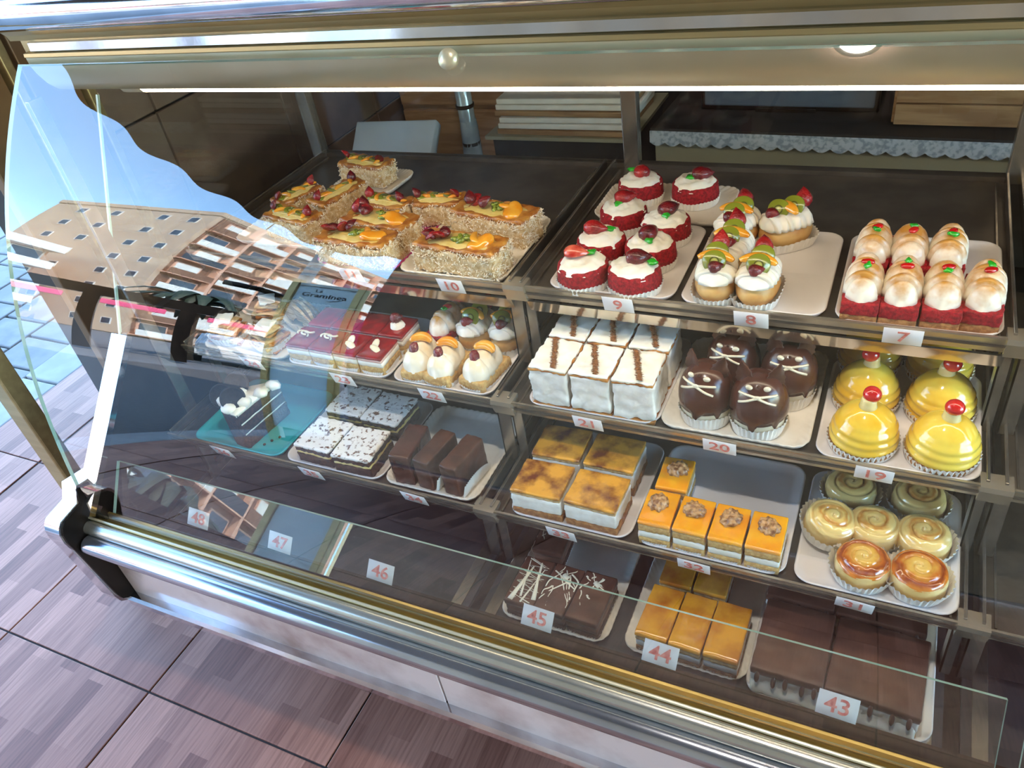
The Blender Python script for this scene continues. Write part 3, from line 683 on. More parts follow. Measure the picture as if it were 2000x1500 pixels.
def puff(x, y, z, rz, label, sv, L=.14, W=.056, H=.043, big=True, n=900):
    t = thing('fruit_puff_pastry', label, 'pastry', (x, y, z), yaw(rz), 'coconut sided fruit puff pastries')
    k = '%.3f_%.3f' % (L, W)
    part('pastry', cached('pf' + k, lambda: rbox(L, W, H, .007, .005, .0042, 60, 2)), 'coconut_side', t)
    part('golden_crust', cached('pc' + k, lambda: rbox(L * .99, W * .97, .010, .004, .005, .0034, 70, 4, lambda u, v: -.004 * max(0, 1 - abs(u) ** 4) * max(0, 1 - abs(v) ** 3))), 'puff', t, (0, 0, H - .003))
    part('custard', cached('pu' + k, lambda: lobes(W * .62 if False else W * .8, L * .86, .006, 3, 1, .12) if big else lobes(W * .8, L * .86, .0085, 4, 1, .3)), 'custard', t, (0, 0, H + .001))
    part('coconut_shreds', cached('ps' + k, lambda: shreds(L, W, H + .002, n, int(L * 1000))), 'coconut', t, kind='stuff')
    R = random.Random(sv * 13 + 1)
    if big:
        for q in range(4):
            part('strawberry_piece', cached('berryh', lambda: berry(.02, .009, True)), 'straw_dark' if q % 2 else 'strawberry', t, (-L * .30 + .009 * q - .004, R.uniform(-.008, .006), H + .007 + .003 * (q % 2)), (R.uniform(-.5, .5), -.7 + R.uniform(-.4, .4), R.uniform(0, 6)), (1.25, 1.25, 1))
        for q in range(5):
            part('kiwi_piece', cached('kbit%d' % (q % 2), lambda: blob(.0085, .0055, .004, .003, 130, q, 2)), 'kiwi_bits', t, (-.004 + .0048 * q, R.uniform(-.009, .009), H + .0085), (R.uniform(-.6, .6), R.uniform(-.6, .6), R.uniform(0, 3)))
        part('peach_half', cached('ph', lambda: blob(.021, .0155, .0085, .004, 60, 3, 3)), 'peach', t, (L * .25, 0, H + .0065), (.1, -.15, sv))
        part('peach_slice', cached('peach', lambda: peach_slice(.036, .0065, .6)), 'peach', t, (L * .16, .004, H + .0105), (0, 0, 1.2 + sv))
    else:
        s = L / .10
        for q, xx in enumerate((-.03, .0, .026)):
            part('kiwi_slice', cached('kiwi', kiwi_slice), 'kiwi', t, (xx * s - .006, .002, H + .0075), (.3, .15, q), (.8, .8, .8))
            part('orange_slice', cached('peach', lambda: peach_slice(.036, .0065, .6)), 'peach', t, (xx * s + .007, 0, H + .0095), (.2, 0, .9 + .5 * q + sv), (.72, .8, .8))
        for q, xx in enumerate((-.042, .036)):
            part('strawberry_piece', cached('berryh', lambda: berry(.02, .009, True)), 'strawberry' if (q + sv) % 2 else 'straw_dark', t, (xx * s, .0, H + .006), (.2, -1.1, 1 + q + sv))
    return t
def meringue_block(x0, x1, y0, y1, z, label, sv):
    w, d = x1 - x0, y1 - y0
    t = thing('meringue_cake_block', label, 'cake', ((x0 + x1) / 2, (y0 + y1) / 2, z), yaw((sv % 3 - 1) * 1.2), 'white meringue layer cakes')
    part('puff_base', cached('mkbase', lambda: rbox(.0585, .073, .006, .0015, .005, .0012, 150)), 'puff', t)
    part('meringue', cached('mkm%d' % (sv % 3), lambda: rbox(.058, .072, .0605, .003, .004, .0034, 60, sv * 3)), 'white_meringue', t, (0, 0, .006))
    part('puff_lid', cached('mkl%d' % (sv % 2), lambda: rbox(.0586, .0732, .004, .0015, .0045, .0024, 110, sv)), 'puff', t, (0, 0, .0655))
    part('sugar_top', cached('mks%d' % (sv % 3), lambda: rbox(.0582, .0725, .0045, .0018, .004, .0024, 90, sv + 7)), 'cream', t, (0, 0, .0685))
    R = random.Random(sv); ms = []
    for i in range(150):
        u = i / 149; b = blob(R.uniform(.0006, .0016), R.uniform(.0006, .0016), .0006, 0, 1, 0, 1)
        for v in b.vertices: v.co += Vector((-.014 + u * .024 + R.gauss(0, .0026), .033 - u * .066, .0745))
        ms.append(b)
    part('cinnamon_line', cached('cin%d' % (sv % 2), lambda: joinmesh(ms)), 'cinnamon', t, kind='stuff')
    return t
def layered(name, x0, x1, y0, y1, z, label, cat, group, layers, rz=0, key='', extra=None, cup=0, overhang=None):
    """square-cut cake: layers = (part name, height, material, roughness amp, freq, inset)"""
    w, d = round(x1 - x0, 3), round(y1 - y0, 3)
    t = thing(name, label, cat, ((x0 + x1) / 2, (y0 + y1) / 2, z), yaw(rz), group)
    if cup: part('paper_cup', cached('cup%s%.3f%.3f' % (key, w, d), lambda: cupmesh(w / 2 * .98, d / 2 * .98, cup, 1.07, 44, 7, .018)), 'paper', t)
    zz = .0008
    for i, (pn, h, m, amp, fq, ins) in enumerate(layers):
        part(pn, cached('ly%s%d%.3f%.3f' % (key, i, w, d), lambda: rbox(w - 2 * ins, d - 2 * ins, h, min(.0022, h * .4), .0045, amp, fq, i + len(key))), m, t, (0, 0, zz)); zz += h - .0003
    if extra: extra(t, w, d, zz)
    return t
def yellow_dome(x, y, z, rz, label, sv):
    t = thing('glazed_dome_cake', label, 'cake', (x, y, z), yaw(rz), 'yellow glazed dome cakes'); t.scale = (1.09, 1.09, 1.2)
    part('paper_cup', cached('cup_yd', lambda: cupmesh(.0365, .0365, .012, 1.07)), 'paper', t)
    part('sponge_base', cached('ydb', lambda: lathe([(0, .001), (.036, .001), (.038, .006), (.0375, .011), (0, .011)], 40, lambda a, r, q: (r + .0008 * nz((math.cos(a), math.sin(a), q * 40), 9), q))), 'brown_sponge', t)
    def prof():
        P = []; H = .046; n = 30
        for i in range(n + 1):
            u = i / n; P.append((.0375 * (1 - u ** 2.5) ** .58 if i < n else 0, .009 + H * u))
        return P
    part('glazed_dome', cached('yd%d' % (sv % 2), lambda: lathe(prof(), 56, lambda a, r, q: (r + .0008 * math.sin(2 * PI * (q * 110 + a / (2 * PI))) * max(0, min(1, (.048 - q) * 45)) + .0006 * nz((math.cos(a) * 2, math.sin(a) * 2, q * 60), 1.2, sv), q))), 'yellow_glaze', t)
    part('cream_knob', cached('ydk', lambda: lathe([(0, 0), (.0105, 0), (.0088, .004), (.0083, .010), (.007, .0125), (0, .0135)], 24)), 'pale_knob', t, (.001 * sv, -.001, .0515))
    part('cherry', cached('chr', lambda: blob(.0102, .0098, .0085, .0012, 60, 2)), 'cherry', t, (.002 - .001 * sv, -.003 if sv % 2 else .001, .0675), (0, 0, sv))
    return t
def cat_cake(x, y, z, rz, label, sv):
    t = thing('chocolate_cat_cake', label, 'cake', (x, y, z), yaw(rz), 'chocolate cat cakes'); t.scale = (1.04, 1.04, 1.1)
    part('paper_cup', cached('cup_cat', lambda: cupmesh(.0315, .0315, .02, 1.13, 36)), 'paper', t)
    part('cream_base', cached('catb', lambda: lathe([(0, .001), (.030, .001), (.033, .012), (.0338, .024), (.032, .034), (0, .036)], 40, lambda a, r, q: (r + .001 * nz((math.cos(a), math.sin(a), q * 30), 4), q))), 'white_choc', t)
    def shell():
        P = [(.0345, .024), (.0353, .027), (.0362, .034), (.036, .043), (.0345, .052), (.0315, .061), (.027, .069), (.021, .0755), (.013, .0795), (.006, .081), (0, .0813)]
        def f(a, r, q):
            if q < .026:
                drip = .010 * max(0, math.sin(7 * a + sv)) ** 3 + .006 * max(0, math.sin(4 * a + 1 + sv)) ** 4
                return r - .0008, q - drip + .004
            return r + .0005 * math.sin(3 * a + sv), q
        return lathe(P, 84, f)
    part('chocolate_shell', cached('cats%d' % (sv % 2), shell), 'choc_gloss', t)
    def ear():
        V = []; F = []
        n = 9
        for i in range(n):
            u = i / (n - 1); wdt = .0105 * math.sin(PI * (.12 + .82 * u) ** .8) * (1 - .35 * u) * (1 + .1 * (-1) ** i)
            for s in (-1, 0, 1):
                for th in (0, 1): V.append(Vector((s * wdt, .0022 * th + .0022 * (s == 0), u * .0235)))
        for i in range(n - 1):
            a = i * 6; b = a + 6
            F += [(a, a + 2, b + 2, b), (a + 2, a + 4, b + 4, b + 2), (a + 1, b + 1, b + 3, a + 3), (a + 3, b + 3, b + 5, a + 5), (a, b, b + 1, a + 1), (a + 4, a + 5, b + 5, b + 4)]
        F.append((0, 1, 3, 5, 4, 2)); q = (n - 1) * 6; F.append((q, q + 2, q + 4, q + 5, q + 3, q + 1))
        return mesh('ear', V, F)
    for s in (-1, 1):
        part('ear', cached('ear', ear), 'choc', t, (s * .0175, -.006, .070), (-.2, s * .3, s * .3), (1.2, 1.2, 1.15))
        part('eye', cached('eye', lambda: blob(.0042, .003, .0048, .0006, 200, 1, 2)), 'white_choc', t, (s * .0105, -.0195, .0735), (.75, 0, s * .3), (1.1, 1.1, 1.1))
    part('nose_ridge', cached('nosr', lambda: blob(.0022, .002, .0065, 0, 1, 0, 2)), 'choc', t, (0, -.0185, .0745), (.7, 0, 0))
    def onb(xx, zz):
        for (r0, z0), (r1, z1) in zip(((.0362, .034), (.036, .043), (.0345, .052), (.0315, .061), (.027, .069), (.021, .0755), (.013, .0795)), ((.036, .043), (.0345, .052), (.0315, .061), (.027, .069), (.021, .0755), (.013, .0795), (.006, .081))):
            if z0 <= zz <= z1: r = r0 + (r1 - r0) * (zz - z0) / (z1 - z0); break
        return (xx, -math.sqrt(max(1e-6, r * r - xx * xx)) - .0004, zz)
    for s in (-1, 1):
        part('whisker', cached('wa%d' % s, lambda: tube([onb(s * .0225 * u, .0665 + .0012 * math.sin(3 * u) - .001 * u) for u in [k / 8 for k in range(9)]], .0016, 6)), 'white_choc', t)
        part('whisker', cached('wb%d' % s, lambda: tube([onb(s * .022 * u, .0655 - .0095 * u ** 1.2) for u in [k / 8 for k in range(9)]], .0016, 6)), 'white_choc', t)
    part('muzzle', cached('muz', lambda: blob(.0045, .0022, .0028, .0006, 200, 3, 2)), 'white_choc', t, onb(0, .0665))
    return t
def glazed_roll(x, y, z, rz, label, sv, dark=False):
    t = thing('glazed_sweet_roll', label, 'pastry', (x, y, z), yaw(rz), 'glazed rolls in paper cups'); t.scale = (1.02, 1.02, 1.32)
    part('paper_cup', cached('cup_gr', lambda: cupmesh(.032, .032, .017, 1.22, 34)), 'paper', t)
    part('dough', cached('gr%d' % (sv % 2), lambda: lathe([(0, .001), (.029, .001), (.0318, .006), (.0322, .016), (.031, .022), (.029, .024), (0, .024)], 48, lambda a, r, q: (r + .0011 * nz((math.cos(a) * r, math.sin(a) * r, q), 90, sv), q))), 'dough', t)
    def top():
        nr = 22; seg = 60; V = [Vector((0, 0, .007))]; F = []
        for i in range(1, nr + 1):
            u = i / nr
            for s in range(seg):
                a = 2 * PI * s / seg; ph = (u * 2.6 - a / (2 * PI)) % 1
                zz = .0062 * (1 - u ** 4) - .0022 * math.exp(-((ph - .5) / .12) ** 2) * (u < .95) + .0006 * nz((u * math.cos(a), u * math.sin(a), 0), 4, sv)
                r = .0312 * u * (1 + .02 * nz((math.cos(a), math.sin(a), 0), 2, sv)); V.append(Vector((r * math.cos(a), r * math.sin(a), zz if i < nr else -.0025)))
        for s in range(seg): F.append((0, 1 + s, 1 + (s + 1) % seg))
        for i in range(nr - 1):
            for s in range(seg):
                b = (s + 1) % seg; q = 1 + i * seg; F.append((q + s, q + seg + s, q + seg + b, q + b))
        return mesh('glaze', V, F)
    part('glazed_top', cached('grt%d' % (sv % 3), top), 'swirl_dark' if dark else 'swirl_glaze', t, (0, 0, .0235), (0, 0, sv * 1.7))
    return t

# ------------------------------------------------------------ trays
def tray(x0, x1, y0, y1, z, label, m='plastic', flute=False, name='serving_tray', rz=0, rim=.009, group=None):
    w, d = x1 - x0, y1 - y0
    o = part(name, traymesh(w, d, rim, flute), m); o.location = ((x0 + x1) / 2, (y0 + y1) / 2, z); o.rotation_euler = (0, 0, yaw(rz))
    return tag(o, label, 'tray', group)
Z1, Z2, Z3, Z0 = .793, .650, .527, .4105
T = .003
P_ = dict(m='paper_tray', flute=True, name='paper_tray')
tray(-.440, -.257, .888, 1.098, Z1, 'white plastic tray under the six front red velvet cakes')
tray(-.450, -.236, 1.108, 1.238, Z1, 'fluted white card tray under the two rearmost red velvet cakes', **P_)
tray(-.246, -.063, .886, 1.104, Z1, 'white plastic tray holding fruit rolls, its right half empty')
tray(-.050, .132, .884, 1.108, Z1, 'white plastic tray of toasted meringue bars at the right end')
tray(-.698, -.512, .888, 1.095, Z1, 'card tray under the two largest coconut puff pastries', **P_)
tray(-.862, -.702, .888, 1.09, Z1, 'magenta tray showing between the fruit puff pastries', m='pink_plastic')
tray(-1.075, -.868, .93, 1.14, Z1, 'card tray under the left group of fruit puff pastries', **P_)
tray(-1.01, -.868, 1.148, 1.25, Z1, 'card tray under the rearmost fruit puff pastry', rz=-4, **P_)
tray(-.452, -.255, .792, 1.0, Z2, 'white tray under the white meringue cake blocks')
tray(-.252, -.058, .794, 1.008, Z2, 'card tray under the chocolate cat cakes', **P_)
tray(-.048, .136, .789, 1.0, Z2, 'white tray under the yellow glazed domes')
tray(-.904, -.698, .79, .96, Z2, 'white tray under the red jelly squares')
tray(-.692, -.512, .792, 1.0, Z2, 'white tray under the cream pastries with apricot')
tray(-1.1, -.91, .792, .96, Z2, 'card tray under the flaky pastry fans', **P_)
tray(-1.086, -.886, .683, .86, Z3, 'turquoise plastic tray under the cookie cake slice', m='blue_plastic')
tray(-.876, -.682, .684, .88, Z3, 'white tray under the sugar dusted squares')
tray(-.676, -.51, .686, .88, Z3, 'card tray under the three chocolate bars', **P_)
tray(-.452, -.268, .684, .88, Z3, 'white tray under the caramelised cream squares')
tray(-.258, -.062, .684, .89, Z3, 'white tray under the orange walnut squares, rear half empty')
tray(-.050, .136, .684, .89, Z3, 'white tray under the glazed rolls')
tray(-.443, -.278, .588, .80, Z0, 'card tray under the drizzled chocolate squares', **P_)
tray(-.254, -.088, .592, .80, Z0, 'card tray under the caramel glazed bars', **P_)
tray(-.086, .13, .582, .81, Z0, 'white tray under the big chocolate slabs')

# ------------------------------------------------------------ top shelf
Z = Z1 + T
for i, (x, y, lab, cut) in enumerate((
    (-.391, 1.189, 'red velvet cake at the back left of the card tray, strawberry with green tip behind', 0),
    (-.300, 1.191, 'red velvet cake at the back right of the card tray, long strawberry', 0),
    (-.388, 1.089, 'red velvet cake third from the front in the left column', 0),
    (-.312, 1.060, 'red velvet cake third from the front in the right column, beside the fruit rolls', 0),
    (-.390, .990, 'red velvet cake second from the front in the left column', 0),
    (-.314, .985, 'red velvet cake second from the front in the right column', 0),
    (-.392, .915, 'front left red velvet cake topped by a sliced open strawberry', 1),
    (-.316, .915, 'front right red velvet cake above price card 9, small cream smeared berry', 0))):
    red_roll(x, y, Z, 0, lab, i + 1, bool(cut), (2.2, .35, .55, .95, .02, 1.3, .15, .3)[i], (2.6, 3.6, -1.9, -1.6, .3, -1.35, .55, -.3)[i], ((0, .006), (.012, .004), (.002, .01), (.004, .010), (-.008, .003), (-.002, .008), (-.008, .002), (.006, .006))[i])
fruit_roll(-.204, .922, Z, 4, 'front left fruit and cream roll on tray 8, orange slice across it', 1)
fruit_roll(-.150, .922, Z, -3, 'front right fruit and cream roll on tray 8, beside empty tray', 2)
fruit_roll(-.198, .988, Z, -6, 'fruit and cream roll behind the front left one, upright strawberry', 3)
fruit_roll(-.206, 1.06, Z, -20, 'fruit and cream roll third in its column, kiwi slice on top', 4)
fruit_roll(-.140, 1.072, Z, -52, 'rearmost fruit and cream roll, turned sideways in a paper wrapper', 5, True)
ML = ('front leftmost toasted meringue bar on tray 7', 'second toasted meringue bar from the left in the front row', 'third toasted meringue bar of the front row, long green icing leaf', 'front rightmost toasted meringue bar against the case divider', 'back left toasted meringue bar on tray 7', 'middle toasted meringue bar of the back row', 'back right toasted meringue bar with a curled tip')
for i, (x, y) in enumerate(((-.0235, .928), (.0205, .928), (.0645, .930), (.108, .934), (-.0205, 1.020), (.0225, 1.020), (.067, 1.020))):
    meringue_bar(x, y, Z, (0, -1, 1, -3, -2, 1, -3)[i], ML[i], i)
puff(-.592, .922, Z, -5, 'large coconut puff pastry at the front above price card 10', 1, .15, .058)
puff(-.585, 1.030, Z, -10, 'large coconut puff pastry with upright strawberry at the right back', 2, .15, .058)
puff(-.772, .975, Z, -8, 'coconut puff pastry with dark strawberry wedges behind the sky reflection', 3, .14, .056)
puff(-.778, .912, Z, -3, 'coconut puff pastry at the front above price card 11, veiled by reflection', 4, .14, .056)
S_ = dict(big=False, n=520, H=.039)
puff(-.80, 1.043, Z, -6, 'small fruit puff pastry in the middle of the rear row', 1, .09, .048, **S_)
puff(-.706, 1.063, Z, 8, 'small fruit puff pastry between the middle and the large right one', 2, .09, .048, **S_)
puff(-.945, 1.198, Z, -8, 'fruit puff pastry alone at the very back on its card tray', 3, .11, .05, **S_)
puff(-1.005, 1.052, Z, 70, 'fruit puff pastry at the left edge of the top shelf', 4, .09, .048, **S_)
puff(-.925, 1.068, Z, 76, 'long fruit puff pastry pointing to the back of the shelf', 5, .11, .05, **S_)
puff(-.955, .972, Z, -10, 'fruit puff pastry at the front of the left group', 6, .11, .05, **S_)

# ------------------------------------------------------------ second shelf
Z = Z2 + T
for i, (a, b, c, d, lab) in enumerate(((-.441, -.382, .793, .866, 'front left white meringue block with cinnamon stripe'), (-.379, -.320, .793, .866, 'front middle white meringue block with cinnamon stripe'), (-.317, -.258, .794, .867, 'front right white meringue block with cinnamon stripe'),
    (-.441, -.382, .872, .945, 'back left white meringue block in the shade'), (-.379, -.320, .872, .945, 'back middle white meringue block in the shade'), (-.317, -.258, .872, .945, 'back right white meringue block in the shade'))):
    meringue_block(a, b, c, d, Z, lab, i)
cat_cake(-.196, .834, Z, -14, 'front left chocolate cat cake, looking right', 0)
cat_cake(-.126, .829, Z, 4, 'front right chocolate cat cake nearest price card 20', 1)
cat_cake(-.176, .907, Z, -10, 'back left chocolate cat cake behind the front pair', 2)
cat_cake(-.100, .900, Z, 6, 'back right chocolate cat cake beside the yellow domes', 3)
for i, (x, y, lab) in enumerate(((.004, .829, 'front left yellow glazed dome with its cherry tilted right'), (.093, .829, 'front right yellow glazed dome, dented, cherry off centre'), (-.001, .913, 'middle left yellow glazed dome behind the front pair'), (.088, .913, 'middle right yellow glazed dome behind the front pair'), (-.004, .998, 'rear left yellow glazed dome in shade under the top shelf'), (.084, .998, 'rear right yellow glazed dome in shade under the top shelf'))):
    yellow_dome(x, y, Z, i * 40, lab, i)
# red jelly squares
JL = [('sponge', .018, 'sponge', .0009, 260, .0003), ('mousse', .010, 'cream', .0008, 200, 0), ('upper_sponge', .005, 'pink_mousse', .0008, 240, .0002), ('jelly', .005, 'red_jelly', .0004, 90, -.0002)]
def jelly_top(kind):
    def f(t, w, d, z):
        if kind == 1:
            part('cream_ring', cached('jcr', lambda: polar_cream(.013, .006, 2, .05, 4, 6, 28)), 'cream', t, (0, 0, z + .003)); part('strawberry', cached('berry0', lambda: berry(.027, .0115, False)), 'straw_dark', t, (-.01, 0, z + .012), (0, -.25, .4), (.8, .9, .9))
        elif kind == 2:
            for q in range(2): part('almond_flake', cached('flk', lambda: blob(.006, .0095, .0008, .0016, 120, 2, 2)), 'white_choc', t, (-.004 + .007 * q, .004 - .012 * q, z + .0035), (.5, .3 - .5 * q, q * 1.3))
        elif kind == 3:
            for q in range(3): part('white_chocolate_curl', cached('crl', lambda: tube([(.008 * math.cos(a * .5), .008 * math.sin(a * .5), .001 * a) for a in range(9)], .0017, 6)), 'white_choc', t, (-.004 + .005 * q, .002 * q, z + .0015), (.3 * q, .2, q * 1.2))
    return f
jl = ('leftmost front', 'second front', 'third front', 'rightmost front'); jb = ('leftmost back', 'second back', 'third back', 'rightmost back')
for i in range(4):
    x = -.897 + .0485 * i
    layered('jelly_cake_square', x, x + .047, .796, .853, Z, '%s red jelly square above price card 23' % jl[i], 'cake', 'red jelly squares', JL, (1, -1, 0, 1)[i], 'j', jelly_top((3, 3, 2, 2)[i]), .01)
    layered('jelly_cake_square', x + .003, x + .05, .859, .916, Z, '%s red jelly square in the back row%s' % (jb[i], ', strawberry on a cream ring' if i == 3 else ''), 'cake', 'red jelly squares', JL, 0, 'j', jelly_top((0, 0, 0, 1)[i]), .01)
# apricot cream pastries
for i, (x, y, lab) in enumerate(((-.652, .836, 'left cream pastry with apricot slice and glazed front'), (-.604, .834, 'middle cream pastry with apricot slice and raisin coloured cherry'), (-.541, .838, 'right cream pastry with apricot slice, nearest price card 22'))):
    t = thing('apricot_cream_pastry', lab, 'pastry', (x, y, Z), yaw((6, -4, -10)[i]), 'cream pastries with apricot'); t.scale = (1.1, 1.1, 1.2)
    part('paper_cup', cached('cup_ac', lambda: cupmesh(.0225, .036, .008, 1.1, 36, 4)), 'paper', t)
    part('sponge', cached('acs', lambda: rbox(.043, .072, .017, .003, .005, .0012, 150, 2)), 'sponge', t, (0, 0, .001))
    part('cream', cached('acc%d' % (i % 2), lambda: lobes(.070, .046, .030, 3, i * 3, .13, 48, 16, .25)), 'cream_toast', t, (0, -.001, .015))
    part('apricot_slice', cached('apr', lambda: peach_slice(.032, .0075, 1.0)), 'peach', t, (.001, .012, .0455), (.35, 0, PI * .02))
    part('cherry', cached('acch', lambda: blob(.0075, .0095, .005, .0012, 180, 4, 3)), 'straw_dark', t, (-.001, -.014, .0425), (.65, 0, .3 * i))
t = meringue_bar(-.648, .925, Z, -10, 'untoasted meringue red velvet bar behind the apricot pastries', 2)
fruit_roll(-.594, .925, Z, -14, 'fruit roll in the middle behind the apricot pastries', 2)
fruit_roll(-.540, .930, Z, 0, 'fruit roll at the right behind the apricot pastries, beside the upright', 3)
# flaky pastries
def flaky(x, y, rz, label, sv, fan):
    t = thing('flaky_pastry', label, 'pastry', (x, y, Z), yaw(rz), 'flaky puff pastries')
    part('paper_cup', cached('cup_fk', lambda: cupmesh(.030, .026, .018, 1.2, 30, 3)), 'paper', t)
    if fan:
        V = []; F = []; n = 26
        for k in range(7):
            for i in range(n + 1):
                a = PI * (.02 + .96 * i / n); r = (.046 - .0015 * abs(k - 3)) * (1 + .05 * math.sin(7 * a + k) + .05 * nz((a, k, 0), 2, sv))
                for rr in (.012, r): V.append(Vector((rr * math.cos(a), (k - 3) * .0046 + .002 * math.sin(4 * a + k), .004 + rr * math.sin(a) * .92)))
        m = (n + 1) * 2
        for k in range(6):
            for i in range(n): a = k * m + i * 2; F.append((a + 1, a + 3, a + m + 3, a + m + 1)) if k % 2 == 0 else F.append((a, a + 2, a + m + 2, a + m))
        for k in range(7):
            for i in range(n): a = k * m + i * 2; F.append((a, a + 1, a + 3, a + 2))
        part('flaky_fan', mesh('fan', V, F), 'puff_pale', t, (0, 0, .004))
    else:
        ms = []
        for k in range(6):
            b = rbox(.066 - .005 * k + .003 * (k % 2), .05 - .003 * k, .0045, .0015, .005, .0022, 90, sv + k)
            M = Matrix.Translation((.002 * (k % 3 - 1), .002 * (-1) ** k, .003 + .0062 * k)) @ Matrix.Rotation(.12 * (-1) ** k, 4, 'Z') @ Matrix.Rotation(.10 * math.sin(k * 2 + sv), 4, 'Y')
            b.transform(M); part('pastry_leaf', b, 'puff_pale' if k % 2 else 'puff', t)
        part('icing_sugar_top', rbox(.03, .03, .004, .0015, .005, .002, 120, sv), 'cream', t, (0, 0, .041), (.1, .1, .3))
flaky(-1.062, .832, 5, 'flaky pastry at the far left behind the street reflection', 1, False)
flaky(-.966, .832, -14, 'flaky pastry in a striped paper cup above price card 24', 2, False)
flaky(-1.02, .905, 24, 'small flaky pastry tucked behind the two front ones', 3, False)
flaky(-.945, .905, -18, 'fan shaped flaky pastry standing up behind the red jelly squares', 4, True)

# ------------------------------------------------------------ third shelf
Z = Z3 + T
# cookie cake slice on the turquoise tray
t = thing('cookie_cake_slice', 'tall chocolate cake slice with dark round cookies stuck in its cream', 'cake slice', (-.968, .742, Z), yaw(0))
def wedge(z0, z1, grow=0, amp=.001, seed=0):
    A = Vector((.012, -.050, 0)); B = Vector((-.052, -.006, 0)); Tp = Vector((.024, .050, 0)); out = []
    n = 14
    for i in range(n + 1): # curved crust A to B
        u = i / n; q = A.lerp(B, u); d = Vector((-.46, -.88, 0)) * (.014 * math.sin(PI * u)); out.append(q + d)
    for i in range(1, n): out.append(B.lerp(Tp, i / n))
    for i in range(0, n): out.append(Tp.lerp(A, i / n))
    c = sum(out, Vector()) / len(out); out = [p + (p - c).normalized() * grow for p in out]
    V = []; F = []; N = len(out); lv = max(2, int((z1 - z0) / .005))
    for k in range(lv + 1):
        for p in out:
            q = Vector((p.x, p.y, z0 + (z1 - z0) * k / lv)); q += (p - c).normalized() * amp * nz(q, 240, seed); V.append(q)
    for k in range(lv):
        for i in range(N): j = (i + 1) % N; F.append((k * N + i, k * N + j, (k + 1) * N + j, (k + 1) * N + i))
    V.append(Vector((c.x, c.y, z0))); V.append(Vector((c.x, c.y, z1)))
    for i in range(N): j = (i + 1) % N; F.append((j, i, len(V) - 2)); F.append((lv * N + i, lv * N + j, len(V) - 1))
    return mesh('wedge', V, F)
zz = .001
for k, (h, m, g) in enumerate(((.027, 'choc_sponge', 0), (.0035, 'cream', -.0006), (.019, 'choc_sponge', 0), (.0035, 'cream', -.0006), (.018, 'choc_sponge', 0), (.007, 'cream', .001))):
    part('cake_layer' if m != 'cream' else 'cream_layer', wedge(zz, zz + h, g, .0014, k), m, t); zz += h - .0002
part('piped_cream', joinmesh([(lambda b, p: (b.transform(Matrix.Translation(p)), b)[1])(blob(.014, .012, .009, .004, 120, k, 2), p) for k, p in enumerate(((-.045, -.01, zz + .003), (-.03, -.028, zz + .004), (-.008, -.042, zz + .003), (.008, -.02, zz + .003), (.02, .01, zz + .002), (.028, .035, zz + .002), (-.02, .004, zz + .002)))]), 'cream', t)
def crust():
    A = Vector((.012, -.050, 0)); B = Vector((-.052, -.006, 0)); V = []; F = []; n = 18; lv = 12
    for k in range(lv + 1):
        for i in range(n + 1):
            u = i / n; q = A.lerp(B, u) + Vector((-.46, -.88, 0)) * (.014 * math.sin(PI * u))
            for d in (.0035, -.002):
                p = q + Vector((-.5, -.86, 0)) * (d + .0012 * nz((q.x, q.y, k * .006), 240, 3)); V.append(Vector((p.x, p.y, .0008 + .074 * k / lv)))
    m = 2 * (n + 1)
    for k in range(lv):
        for i in range(n): a = k * m + 2 * i; F += [(a, a + m, a + m + 2, a + 2), (a + 1, a + 3, a + m + 3, a + m + 1)]
        a = k * m; F += [(a, a + 1, a + m + 1, a + m), (a + 2 * n, a + m + 2 * n, a + m + 2 * n + 1, a + 2 * n + 1)]
    return mesh('crust', V, F)
part('chocolate_crust', crust(), 'choc_sponge', t)
ck = lathe([(0, 0), (.020, 0), (.0215, .002), (.0215, .0055), (.020, .0075), (.0185, .0078), (.0185, .0068), (0, .0068)], 36)
for (p, r) in (((-.036, -.022, zz + .010), (.95, .35, .2)), ((-.008, -.026, zz + .013), (1.15, .1, .75)), ((-.03, .012, zz + .012), (1.0, -.1, .5))): part('round_cookie', ck, 'cookie', t, p, r)
for q in range(3): part('cookie_crumb', blob(.003, .003, .002, .001, 200, q, 1), 'cookie', t, (.03 + .008 * q, -.035 + .012 * q, .001))
# sugar dusted squares
DL = [('chocolate_base', .018, 'choc_sponge', .0018, 220, 0), ('custard_layer', .006, 'custard', .0016, 160, .001), ('chocolate_middle', .009, 'choc_sponge', .0018, 240, .0003), ('sugar_crust', .006, 'powder', .0014, 120, -.0006)]
for i, (a, b, c, d, lab) in enumerate(((-.846, -.774, .690, .764, 'front left sugar dusted square above price card 35'), (-.769, -.697, .687, .761, 'front right sugar dusted square'), (-.846, -.774, .782, .856, 'back left sugar dusted square in the shade'), (-.769, -.697, .778, .852, 'back right sugar dusted square in the shade'))):
    layered('sugar_dusted_square', a, b, c, d, Z, lab, 'cake', 'sugar dusted chocolate squares', DL, (-2, 2, 0, -2)[i], 'd')
